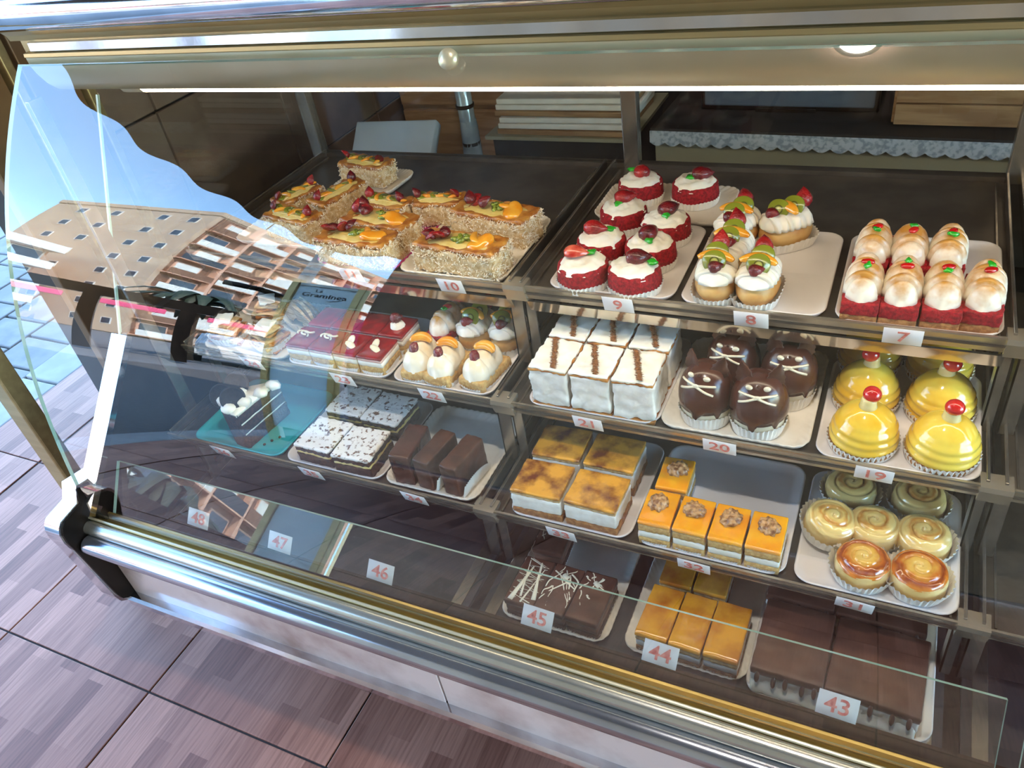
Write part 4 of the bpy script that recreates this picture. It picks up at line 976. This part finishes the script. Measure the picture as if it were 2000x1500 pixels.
# chocolate bars
def fan_paper(t, w, d, z):
    V = []; F = []; n = 40
    for i in range(n + 1):
        u = i / n; y = -d * .48 + d * .96 * u; hh = .010 + .026 * math.sin(PI * min(1, .25 + u * .75)) ** .7
        x = w / 2 + .004 + (.0009 if i % 2 else -.0009)
        V += [Vector((x, y, .0005)), Vector((x + .009 * hh / .03, y, hh))]
    for i in range(n): F.append((2 * i, 2 * i + 2, 2 * i + 3, 2 * i + 1))
    part('pleated_paper', mesh('fan', V, F, False), 'paper', t)
for i, (a, b, lab) in enumerate(((-.657, -.622, 'left glossy chocolate bar with rounded end'), (-.607, -.578, 'middle chocolate bar in its paper case'), (-.560, -.530, 'right chocolate bar leaning on a pleated paper case'))):
    layered('chocolate_bar', a, b, .692, .770, Z, lab, 'chocolate bar', 'chocolate coated bars', [('chocolate_coat', .06, 'choc_gloss' if i == 0 else 'choc', .0009, 90, 0)], (4, -8, -8)[i], 'b%d' % i, None if i == 0 else fan_paper)
# caramelised cream squares
CL = [('sponge_base', .014, 'brown_sponge', .0013, 220, 0), ('cream_layer', .026, 'white_meringue', .0014, 140, .0008), ('sponge_middle', .005, 'sponge', .001, 240, .0008), ('burnt_sugar_top', .005, 'burnt_top', .0008, 60, .0002)]
for i, (a, b, c, d, lab) in enumerate(((-.446, -.368, .688, .757, 'front left caramelised cream square with a dark burnt spot'), (-.362, -.284, .688, .757, 'front right caramelised cream square above price card 33'), (-.446, -.369, .768, .838, 'back left caramelised cream square in the shade'), (-.362, -.285, .768, .838, 'back right caramelised cream square in the shade'))):
    layered('caramelised_cream_square', a, b, c, d, Z, lab, 'cake', 'caramelised cream squares', CL, (1, -1, 2, 0)[i], 'c')
# orange walnut squares
OL = [('sponge_base', .014, 'sponge', .0011, 240, 0), ('cream_layer', .012, 'cream', .001, 180, .0003), ('sponge_top', .013, 'sponge', .0011, 240, 0), ('orange_glaze', .007, 'orange_glaze', .0003, 80, -.0004)]
def nut(sv):
    return lambda t, w, d, z: part('walnut_half', cached('wal%d' % (sv % 3), lambda: walnut(sv)), 'walnut', t, (.001 * (sv - 2), .006, z + .0035), (0, 0, sv * 1.3))
for i, (a, b, c, d, lab) in enumerate(((-.254, -.210, .687, .750, 'leftmost front orange glazed square with walnut'), (-.206, -.162, .687, .750, 'second front orange glazed square with walnut'), (-.159, -.115, .686, .749, 'third front orange glazed square with walnut'), (-.1115, -.0675, .686, .749, 'rightmost front orange glazed square with walnut'), (-.250, -.206, .756, .819, 'lone orange glazed square with walnut in the back row'))):
    layered('orange_walnut_square', a, b, c, d, Z, lab, 'cake', 'orange walnut squares', OL, (1, -1, 0, 0, 2)[i], 'o', nut(i), .009)
# glazed rolls
for i, (x, y, lab, dk) in enumerate(((.027, .720, 'front left glazed roll, dark caramel ring', 1), (.090, .722, 'front right glazed roll, darkest caramel top', 1), (-.021, .775, 'pale glazed roll tilted at the left of the middle row', 0), (.034, .784, 'glazed roll in the centre of the middle row', 0), (.092, .785, 'pale glazed roll at the right of the middle row', 0), (.000, .846, 'back left glazed roll', 0), (.084, .852, 'back right glazed roll in the shade', 0))):
    t = glazed_roll(x, y, Z, i * 70, lab, i, bool(dk))
    if i == 2: t.rotation_euler = (.1, -.16, 2.4); t.location.z += .005

# ------------------------------------------------------------ bottom deck
Z = Z0 + T
KL = [('sponge_base', .013, 'choc_sponge', .0012, 240, 0), ('mousse', .014, 'choc_mousse', .001, 160, .0004), ('chocolate_top', .012, 'choc', .0008, 80, -.0005)]
def drizzle(sv, n):
    def f(t, w, d, z):
        R = random.Random(sv); ms = []
        def line(pts, r, tp=None):
            pts = [(max(-.47 * w, min(.47 * w, x)), max(-.47 * d, min(.47 * d, y)), z + .0003 + .0002 * (len(ms) % 3)) for x, y in pts]
            b = tube(pts, r, 6, taper=tp)
            for v in b.vertices: v.co.z = z + (v.co.z - z) * .55
            ms.append(b)
        if n > 15:
            for k in range(2): line([(w * .46 * (1 if q % 2 else -1) * (.5 + .5 * R.random()), d * (.46 - .92 * q / 13) + R.uniform(-.008, .008)) for q in range(14)], .0007 + .0003 * k)
            for k in range(4):
                x = (-.3 + .2 * k) * w; line([(x + (.012, -.010, .014, -.012)[k] * u / 6, d * (.42 - .13 * u) - .01 * (k % 2)) for u in range(7)], (.0014, .0032, .0026, .0012)[k], lambda u: .5 + .9 * u)
        else:
            for k in range(n):
                a = (R.uniform(-.45, .3) * w, R.uniform(.0, .48) * d); ang = R.uniform(-1.5, -.5) if k % 3 else R.uniform(-2.4, -1.8); L = R.uniform(.018, .06) if n > 11 else R.uniform(.004, .026)
                line([(a[0] + math.cos(ang) * L * u / 8 + .001 * math.sin(u), a[1] + math.sin(ang) * L * u / 8) for u in range(9)], R.choice((.0007, .0008, .0013)), lambda u: 1.1 - .4 * u)
            if n > 3: line([(-.004, .3 * d), (.001, .26 * d), (.005, .24 * d)], .0042)
        part('white_chocolate_drizzle', joinmesh(ms), 'white_choc', t)
    return f
for i, (a, b, c, d, lab, n) in enumerate(((-.430, -.384, .592, .676, 'left chocolate square with the thickest white drizzle', 22), (-.382, -.337, .592, .676, 'middle chocolate square with a smeared top and white drizzle', 13), (-.335, -.287, .592, .677, 'right chocolate square with a few white dots and lines', 10), (-.430, -.382, .692, .752, 'chocolate square alone behind the drizzled three', 2))):
    layered('chocolate_mousse_square', a, b, c, d, Z, lab, 'cake', 'drizzled chocolate squares', KL, (-1, -3, -2, 3)[i], 'k', drizzle(i + 1, n), .008)
RL = [('sponge_base', .012, 'brown_sponge', .001, 220, 0), ('cream_layer', .013, 'cream', .0008, 150, .0003), ('sponge_top', .008, 'sponge', .001, 220, 0), ('caramel_glaze', .009, 'caramel_top', .0007, 70, -.0006)]
for i, (a, b, c, d, lab) in enumerate(((-.234, -.190, .596, .682, 'left caramel glazed bar in the front row'), (-.1875, -.1445, .594, .682, 'middle caramel glazed bar with a glaze drip'), (-.142, -.097, .594, .682, 'right caramel glazed bar in the front row'), (-.228, -.183, .690, .756, 'back left caramel glazed bar under the shelf'), (-.179, -.134, .690, .756, 'back right caramel glazed bar under the shelf'))):
    layered('caramel_glazed_bar', a, b, c, d, Z, lab, 'cake', 'caramel glazed bars', RL, (-2, -2, -1, 0, 0)[i], 'r', None, .009)
BL = [('sponge_base', .009, 'sponge', .0014, 200, 0), ('whipped_cream', .027, 'cream', .0022, 120, .0002), ('chocolate_top', .013, 'choc_flat', .0008, 60, -.0008)]
def drips(t, w, d, z):
    c = rbox(w * .985, .022, .034, .004, .004, .0026, 110, 5); c.transform(Matrix.Rotation(-.42, 4, 'X')); part('spilling_cream', c, 'cream', t, (0, -d / 2 + .0015, .001))
    for k in range(5): part('chocolate_drip', cached('drip', lambda: blob(.0032, .0022, .009, 0, 1, 0, 2)), 'choc_flat', t, (-w * .4 + w * .2 * k + .003 * (k % 2), -d / 2 - .0035, z - .0125 - .003 * (k % 2)), (-.4, 0, 0))
for i, (a, b, c, d, lab) in enumerate(((-.080, .006, .590, .700, 'front left chocolate slab with cream showing at its side'), (.010, .116, .588, .698, 'front right and widest chocolate slab above price card 43'), (-.082, .004, .707, .790, 'back left chocolate slab with a cream seam in front'), (.008, .114, .705, .790, 'back right chocolate slab in the darkest corner'))):
    layered('chocolate_cream_slab', a, b, c, d, Z, lab, 'cake', 'big chocolate slabs', BL, (-1, -3, 0, 0)[i], 's', drips)

# ------------------------------------------------------------ price cards
cm = rbox(.044, .0007, .029, .0003, .02)
OF = {'11': 'coconut puff pastries at the left', '10': 'largest coconut puff pastry', '9': 'red velvet cakes', '8': 'fruit and cream rolls', '7': 'toasted meringue bars', '24': 'flaky pastries', '23': 'red jelly squares', '22': 'apricot cream pastries', '21': 'white meringue blocks', '20': 'chocolate cats', '19': 'yellow domes',
      '36': 'cookie cake slice', '35': 'sugar dusted squares', '34': 'chocolate bars', '33': 'caramelised cream squares', '32': 'orange walnut squares', '31': 'glazed rolls', '48': 'empty deck at the left end', '47': 'middle of the empty deck', '46': 'empty deck nearest the uprights', '45': 'drizzled chocolate squares', '44': 'caramel bars', '43': 'big chocolate slabs'}
def price(n, x, y, z, tilt, where, rz=0, roll=0):
    t = thing('price_card', 'white price card numbered %s in front of the %s' % (n, OF[n]), 'price card', (x, y, z), 0, 'numbered price cards')
    t.rotation_euler = (tilt, roll, rz)
    part('card', cm, 'card', t, (0, 0, -.0145))
    part('number', textmesh(n, .026), 'ink', t, (0, -.0006, -.0005), (PI / 2, 0, 0), (1.1, 1, 1))
for n, x in (('11', -.781), ('10', -.595), ('9', -.329), ('8', -.149), ('7', .029)): price(n, x, .8765, .7905, .30, 'on the top shelf lip')
for n, x in (('24', -.974), ('23', -.780), ('22', -.610), ('21', -.352), ('20', -.166), ('19', .023)): price(n, x, .7815, .6475, .30, 'on the second shelf lip', 0, .03)
for n, x in (('36', -1.009), ('35', -.813), ('34', -.612), ('33', -.365), ('32', -.174), ('31', .025)): price(n, x, .6745, .5245, .30, 'on the third shelf lip', 0, .05)
for n, x in (('48', -.958), ('47', -.787), ('46', -.600), ('45', -.350), ('44', -.183), ('43', .023)): price(n, x, .5445, .5135 - .008, -.62, 'leaning on the low front glass', 0, .06)

# ------------------------------------------------------------ back of the shop, seen through the rear glazing
ct = thing('back_counter', 'olive back counter with a lace edged shelf behind the rear glass', 'counter', (-.1, 1.62, 0))
part('panel', box(-.40, 1.2, .0, .03, .2, .74), 'olive_panel', ct); part('shelf_board', box(-.40, 1.2, -.03, .5, .74, .752, .002), 'shop_dark', ct)
V = []; F = []; n = 150
for i in range(n + 1):
    x = -.40 + 1.0 * i / n; V += [Vector((x, -.034, .748)), Vector((x, -.036, .724 - .008 * abs(math.sin(i * PI / 5)))) , Vector((x, -.033, .748)), Vector((x, -.034, .724 - .008 * abs(math.sin(i * PI / 5))))]
for i in range(n): a = 4 * i; F += [(a, a + 4, a + 5, a + 1), (a + 2, a + 3, a + 7, a + 6)]
part('lace_edging', mesh('lace', V, F, False), 'lace', ct); ct.rotation_euler = (0, 0, -.04)
cr = thing('wooden_crate', 'wooden crate with a knot standing on the lace edged shelf', 'crate', (.11, 1.66, .754), -.04)
for k in range(2): part('plank', box(-.14, .14, -.03, -.02, .002 + .042 * k, .041 + .042 * k, .001), 'wood', cr)
part('plank', box(-.14, .14, .14, .15, .002, .083, .001), 'wood', cr); part('end_board', box(-.145, -.13, -.02, .14, .002, .083, .001), 'wood', cr); part('end_board', box(.13, .145, -.02, .14, .002, .083, .001), 'wood', cr); part('base_board', box(-.13, .13, -.02, .14, 0, .006), 'wood', cr)
mo = thing('monitor', 'dark screen lying on the shelf left of the wooden crate', 'monitor', (-.24, 1.70, .754), -.04)
part('screen', box(-.17, .17, .0, .02, .01, .2, .004), 'window_dark', mo); part('bezel', box(-.178, .178, .004, .025, .0, .21, .004), 'dark_metal', mo); part('stand', box(-.06, .06, .0, .06, -.001, .006), 'dark_metal', mo)
lc = thing('low_cabinet', 'wooden cabinet on the left of the shop behind the rear glass', 'cabinet', (-1.13, 1.9, 0))
part('carcass', box(-.2, .32, .02, .4, 0, .9), 'wood', lc)
for k in range(4): part('drawer_front', box(-.19, .31, 0, .018, .06 + .21 * k, .255 + .21 * k, .003), 'wood', lc)
wt = part('white_box_lid', rbox(.22, .16, .03, .004, .02), 'daylit_white'); wt.location = (-1.13, 1.555, .69); wt.rotation_euler = (.75, 0, .1); tag(wt, 'white box lid with daylight blue put into its colour, tilted behind the rear glass', 'lid')
b_ = part('box_stand', box(-1.25, -1.0, 1.50, 1.66, 0, .645), 'shop_dark'); tag(b_, 'dark stand under the tilted box lid', 'stand')
po = thing('wrapped_pipe', 'silver foil wrapped pipe standing behind the rear glass', 'pipe', (-.95, 1.62, 0))
part('pipe', lathe([(0, 0), (.019, 0), (.019, 1.3), (0, 1.3)], 20), 'film_silver', po); part('foil_wrap', lathe([(.0195, .45), (.022, .52), (.0205, .6), (.023, .68), (.021, .74), (.0195, .76)], 20, lambda a, r, z: (r * (1 + .06 * math.sin(5 * a + z * 40)), z)), 'film_silver', po)
for k in range(3): part('clamp', lathe([(.0195, 0), (.0225, .0), (.0225, .008), (.0195, .008)], 20), 'dark_metal', po, (0, 0, .70 + .09 * k))
ds = thing('board_rack', 'dark stand carrying the pile of cake boards', 'stand', (-.72, 1.72, 0)); part('stand_body', box(-.17, .17, -.1, .15, 0, .72), 'shop_dark', ds); part('stand_top', box(-.18, .18, -.12, .17, .72, .728), 'olive_panel', ds)
for k in range(6):
    o = part('cake_board', box(-.155, .155, -.11, .11, 0, .012, .002), 'paper_tray' if k % 3 else 'wood'); o.location = (-.715 + .004 * (k % 3), 1.72, .7285 + .0145 * k); o.rotation_euler = (0, 0, .02 * (k % 3 - 1))
    tag(o, '%s cake board of the pile behind the rear glass' % ('lowest', 'second lowest', 'third lowest', 'third highest', 'second highest', 'topmost')[k], 'cake board', 'piled cake boards')

# ------------------------------------------------------------ terrace and street that the glass mirrors
aw = thing('awning', 'brown terrace awning with a scalloped side valance, mirrored in the glass', 'awning', (0, 0, 0))
V = []; F = []
for x in (-2.46, 3.2):
    for y, z in ((1.0, 2.62), (-1.5, 2.30), (-1.5, 2.285), (1.0, 2.605)): V.append(Vector((x, y, z)))
part('fabric_roof', mesh('roof', V, [(0, 1, 5, 4), (3, 7, 6, 2), (0, 3, 2, 1), (4, 5, 6, 7), (0, 4, 7, 3), (1, 2, 6, 5)], False), 'awning', aw)
dl = thing('terrace_downlight', 'round white downlight under the awning, mirrored high in the glass', 'lamp', (-.14, .29, 2.44))
part('lamp_ring', lathe([(.042, .03), (.055, .03), (.056, .0), (.046, -.004), (.042, 0)], 32), 'plastic', dl); part('lamp_disc', lathe([(0, .002), (.042, .002), (.042, .006), (0, .006)], 32), 'terrace_lamp', dl)
def valance(fn, L, n):
    V = []; F = []
    for i in range(n + 1):
        u = i / n; top, bot = fn(u)
        for th in (0, .004): V += [top + Vector((th, th, 0)), bot + Vector((th, th, 0))]
    for i in range(n): a = 4 * i; F += [(a, a + 4, a + 5, a + 1), (a + 2, a + 3, a + 7, a + 6), (a + 1, a + 5, a + 7, a + 3)]
    return mesh('valance', V, F, False)
part('side_valance', valance(lambda u: (Vector((-2.46, .43 - 1.93 * u, 2.54 - .24 * u)), Vector((-2.46, .43 - 1.93 * u, 2.10 + .022 * math.sin(2 * PI * (u * 1.93 / .37 + .1))))), 1.93, 160), 'awning', aw)
part('front_valance', valance(lambda u: (Vector((-2.46 + 5.6 * u, -1.5, 2.3)), Vector((-2.46 + 5.6 * u, -1.5, 2.12 - .04 * abs(math.sin(PI * u * 17))))), 5.6, 240), 'awning', aw)
for x in (-2.43, .4, 3.1): part('awning_post', box(x - .025, x + .025, -1.475, -1.425, 0, 2.31, .004), 'plastic', aw)
part('folding_arm', tube([(-2.42, -1.42, 1.47), (-2.5, -1.3, 1.50), (-2.62, -1.2, 1.50)], .025, 8), 'dark_metal', aw)
wb = thing('windbreak', 'grey terrace windbreak sheet with script lettering, mirrored in the glass', 'windbreak', (-2.20, -1.37, 0))
part('sheet', box(-.17, .17, -.004, .004, .15, 1.62), 'plastic_film', wb)
for x in (-.18, .18): part('frame_post', box(x - .02, x + .02, -.02, .02, 0, 1.68, .003), 'gold_alu', wb)
part('frame_rail', box(-.18, .18, -.012, .012, 1.62, 1.65, .003), 'steel', wb)
part('lettering', textmesh('La', .045, .001), 'lettering', wb, (-.04, .006, 1.578), (PI / 2, 0, 0))
part('lettering', textmesh('Gramínea', .062, .001), 'lettering', wb, (0, .006, 1.53), (PI / 2, 0, 0))
part('leaf_flourish', joinmesh([tube([(.02 + .018 * k, .006, 1.475 + .006 * k), (.05 + .018 * k, .006, 1.482 + .008 * k), (.075 + .018 * k, .006, 1.496 + .008 * k)], .004, 6, taper=lambda u: max(.15, math.sin(PI * u))) for k in range(3)]), 'lettering', wb)
cu = thing('terrace_curtain', 'rolled down terrace curtain opposite the counter, its brown lightened to bounce light', 'curtain', (1.0, -1.39, 0))
V = []; F = []
for i in range(121):
    x = -2.96 + 5.0 * i / 120; y = .012 * math.sin(i * .8)
    V += [Vector((x, y, .02)), Vector((x, y, 2.28)), Vector((x, y - .004, .02)), Vector((x, y - .004, 2.28))]
for i in range(120): a = 4 * i; F += [(a, a + 4, a + 5, a + 1), (a + 2, a + 3, a + 7, a + 6)]
part('cloth', mesh('cloth', V, F), 'curtain', cu)
# apartment block across the street
ab = thing('apartment_block', 'pink beige apartment block with white balconies, mirrored in the curved glass', 'building', (-40.6, -32.3, 0))
part('body', box(-16, 0, -26, 0, 0, 23.2), 'plaster', ab); part('parapet', box(-16.1, .1, -26.1, .1, 23.2, 23.9), 'plaster', ab)
wm = cached('smallwin', lambda: box(-.45, .45, -.06, .05, -.55, .55)); pm = cached('smallpane', lambda: box(-.36, .36, -.02, .07, -.46, .46))
for k in range(8):
    for x in (-1.6, -4.4, -9.0, -12.5):
        f_ = part('window', wm, 'shutter_white', ab, (x, 0, 1.9 + 2.85 * k)); part('pane', pm, 'window_dark', f_)
fw = cached('bigframe', lambda: box(-.06, .08, -1.15, 1.15, -.95, .95)); sv_ = cached('shutter', lambda: box(.0, .12, -1.0, 1.0, -.8, .8)); bw = cached('balcony', lambda: box(0, 1.1, -1.5, 1.5, -.12, .0)); br = cached('rail', lambda: box(1.05, 1.12, -1.5, 1.5, 0, .95)); bk = cached('recess', lambda: box(-.02, .04, -1.45, 1.45, -1.3, 1.3))
for j in range(6):
    y = -2.2 - 4.1 * j
    part('pier', box(-.02, .62, y - 2.15, y - 1.85, 0, 23.6), 'plaster_pink', ab)
    for k in range(8):
        z = 1.6 + 2.85 * k
        part('wall_bay', bk, 'brick_brown', ab, (.0, y, z + .1), scale=(1, 1.2, 1.02))
        f_ = part('window', fw, 'plaster_pink', ab, (.08, y + .3 * (-1) ** (j + k), z)); part('shutter' if (j * 3 + k) % 3 else 'pane', sv_, 'shutter_white' if (j * 3 + k) % 3 else 'window_dark', f_)
        f_ = part('balcony_slab', bw, 'plaster_pink', ab, (0, y, z - 1.25), scale=(.6, 1.25, 1)); part('balcony_rail', br, ('shutter_white', 'rail_dark', 'brick_brown')[(j + 2 * k) % 3], f_)
at = thing('roof_antenna', 'dark television antenna on the apartment roof', 'antenna', (-41.2, -37.5, 23.9))
part('mast', tube([(0, 0, 0), (0, 0, 4.2)], .06, 6), 'dark_metal', at)
for k in range(6): part('antenna_arm', tube([(-.9 + .1 * k, -1.2 + .4 * k, 4 - .25 * k), (.9 - .1 * k, 1.2 - .3 * k, 4 - .25 * k)], .05, 5), 'dark_metal', at)
lb = thing('corner_building', 'low cream corner building with curved white balconies left of the block', 'building', (-46, -26.5, 0))
part('body', box(-10, 0, -2.6, 8, 0, 12.2), 'plaster_pink', lb)
for k in range(4):
    f_ = part('balcony_slab', box(0, 1.4, -2.6, 6, -.15, .1), 'shutter_white', lb, (0, 0, 2.7 + 2.95 * k)); part('balcony_front', box(1.3, 1.4, -2.6, 6, .1, 1.0), 'shutter_white', f_)
    for y in (-1.2, 2.6): f_ = part('window', fw, 'shutter_white', lb, (.06, y, 1.5 + 2.95 * k)); part('pane', sv_, 'window_dark', f_)
yb = thing('cream_building', 'cream yellow building opposite, mirrored in the low front glass', 'building', (-19, -34, 0))
part('body', box(-5, 6, -10, 0, 0, 10.5), 'yellow_wall', yb); part('tower', box(-1.5, 1, -6, .4, 10.5, 12.5), 'yellow_wall', yb)
for k in range(3):
    for x in (-3.6, -1, 1.6, 4.2): f_ = part('window', wm, 'shutter_white', yb, (x, 0, 2 + 3.1 * k), scale=(1.3, 1, 1.4)); part('pane', pm, 'window_dark', f_)
sg = thing('street_sign', 'purple street sign panel with a white letter S', 'sign', (-7.6, -9.2, 0)); part('board', box(-.55, .55, -.03, .03, 1.3, 2.9, .01), 'purple', sg, rot=(0, 0, .7)); part('sign_post', box(-.04, .04, -.07, -.03, 0, 1.3), 'dark_metal', sg); part('letter', textmesh('S', .8, .002), 'shutter_white', sg, (0, .0, 1.9), (PI / 2, 0, .7 + PI)).location = (-.03, .04, 1.9)
# dark pergola with palm, cars
pg = thing('pergola', 'dark street pergola with pink lamps, mirrored low in the glass', 'pergola', (-9.6, -6.4, 0)); pg.rotation_euler = (0, 0, .75 + PI / 2)
part('beam', box(-2.6, 2.6, -.1, .1, 1.95, 2.28), 'dark_metal', pg)
for x in (-2.4, -.9, .35, 2.3): part('post', box(x - .11, x + .11, -.1, .1, 0, 1.95), 'dark_metal', pg)
for x in (-1.6, -.2, 1.1): part('pink_panel', box(x - .42, x + .42, -.13, -.1, 1.68, 1.86, .02), 'neon_pink', pg)
pl = thing('palm', 'dark palm crown drooping over the pergola beam', 'palm', (-10.2, -8.3, 0)); part('trunk', lathe([(0, 0), (.16, 0), (.12, .8), (.11, 2.45), (0, 2.5)], 14), 'bark', pl)
R = random.Random(3)
for q in range(26):
    a = q * 2.4; L = R.uniform(1.0, 1.6); up = R.uniform(.1, .7); V = []; F = []
    for i in range(9):
        u = i / 8; r = L * u; z = 2.5 + up * math.sin(u * PI * .8) - .7 * u * u; wd = .13 * math.sin(PI * min(1, .1 + u * .9)) + .01
        c = Vector((r * math.cos(a), r * math.sin(a), z)); s = Vector((-math.sin(a), math.cos(a), 0)) * wd; V += [c - s - Vector((0, 0, .05)), c, c + s - Vector((0, 0, .05))]
    for i in range(8): b = 3 * i; F += [(b, b + 1, b + 4, b + 3), (b + 1, b + 2, b + 5, b + 4)]
    part('frond', mesh('frond', V, F), 'palm_leaf', pl)
def car(x, y, rz, label, m):
    t = thing('parked_car', label, 'car', (x, y, -.06), rz, 'cars parked in the street')
    side = [(-2.1, .35), (-2.15, .75), (-1.95, .95), (-1.2, 1.02), (-.6, 1.45), (.9, 1.48), (1.6, 1.05), (2.05, .9), (2.15, .5), (2.1, .32)]
    V = [Vector((a, -.85 + (.12 if b > 1.1 else 0), b)) for a, b in side] + [Vector((a, .85 - (.12 if b > 1.1 else 0), b)) for a, b in side]; k = len(side)
    F = [tuple(range(k)), tuple(range(k, 2 * k))[::-1]] + [(i, k + i, k + (i + 1) % k, (i + 1) % k) for i in range(k)]
    bm = bmesh.new(); vv = [bm.verts.new(v) for v in V]; [bm.faces.new([vv[i] for i in f]) for f in F]; bmesh.ops.bevel(bm, geom=bm.edges[:], offset=.06, segments=2, affect='EDGES'); part('body', frombm(bm, 'body', False), m, t)
    for s in (-1, 1):
        part('side_window', mesh('w', [Vector((a, s * (.775 if b > 1.2 else .862), b)) for a, b in ((-1.0, 1.06), (-.55, 1.38), (.85, 1.4), (1.35, 1.08))] + [Vector((a, s * (.765 if b > 1.2 else .85), b)) for a, b in ((-1.0, 1.06), (-.55, 1.38), (.85, 1.4), (1.35, 1.08))], [(0, 1, 2, 3), (7, 6, 5, 4), (0, 4, 5, 1), (1, 5, 6, 2), (2, 6, 7, 3), (3, 7, 4, 0)], False), 'window_dark', t)
        for xx in (-1.35, 1.35): part('wheel', cached('wheel', lambda: lathe([(0, -.1), (.2, -.1), (.31, -.09), (.33, 0), (.31, .09), (.2, .1), (0, .1)], 24)), 'rubber', t, (xx, s * .8, .33), (PI / 2, 0, 0))
car(-11.6, -11.0, .75, 'silver car parked beyond the pergola, mirrored in the glass', 'car_paint')
car(-14.2, -6.4, .75, 'dark car parked further along the street', 'rail_dark')
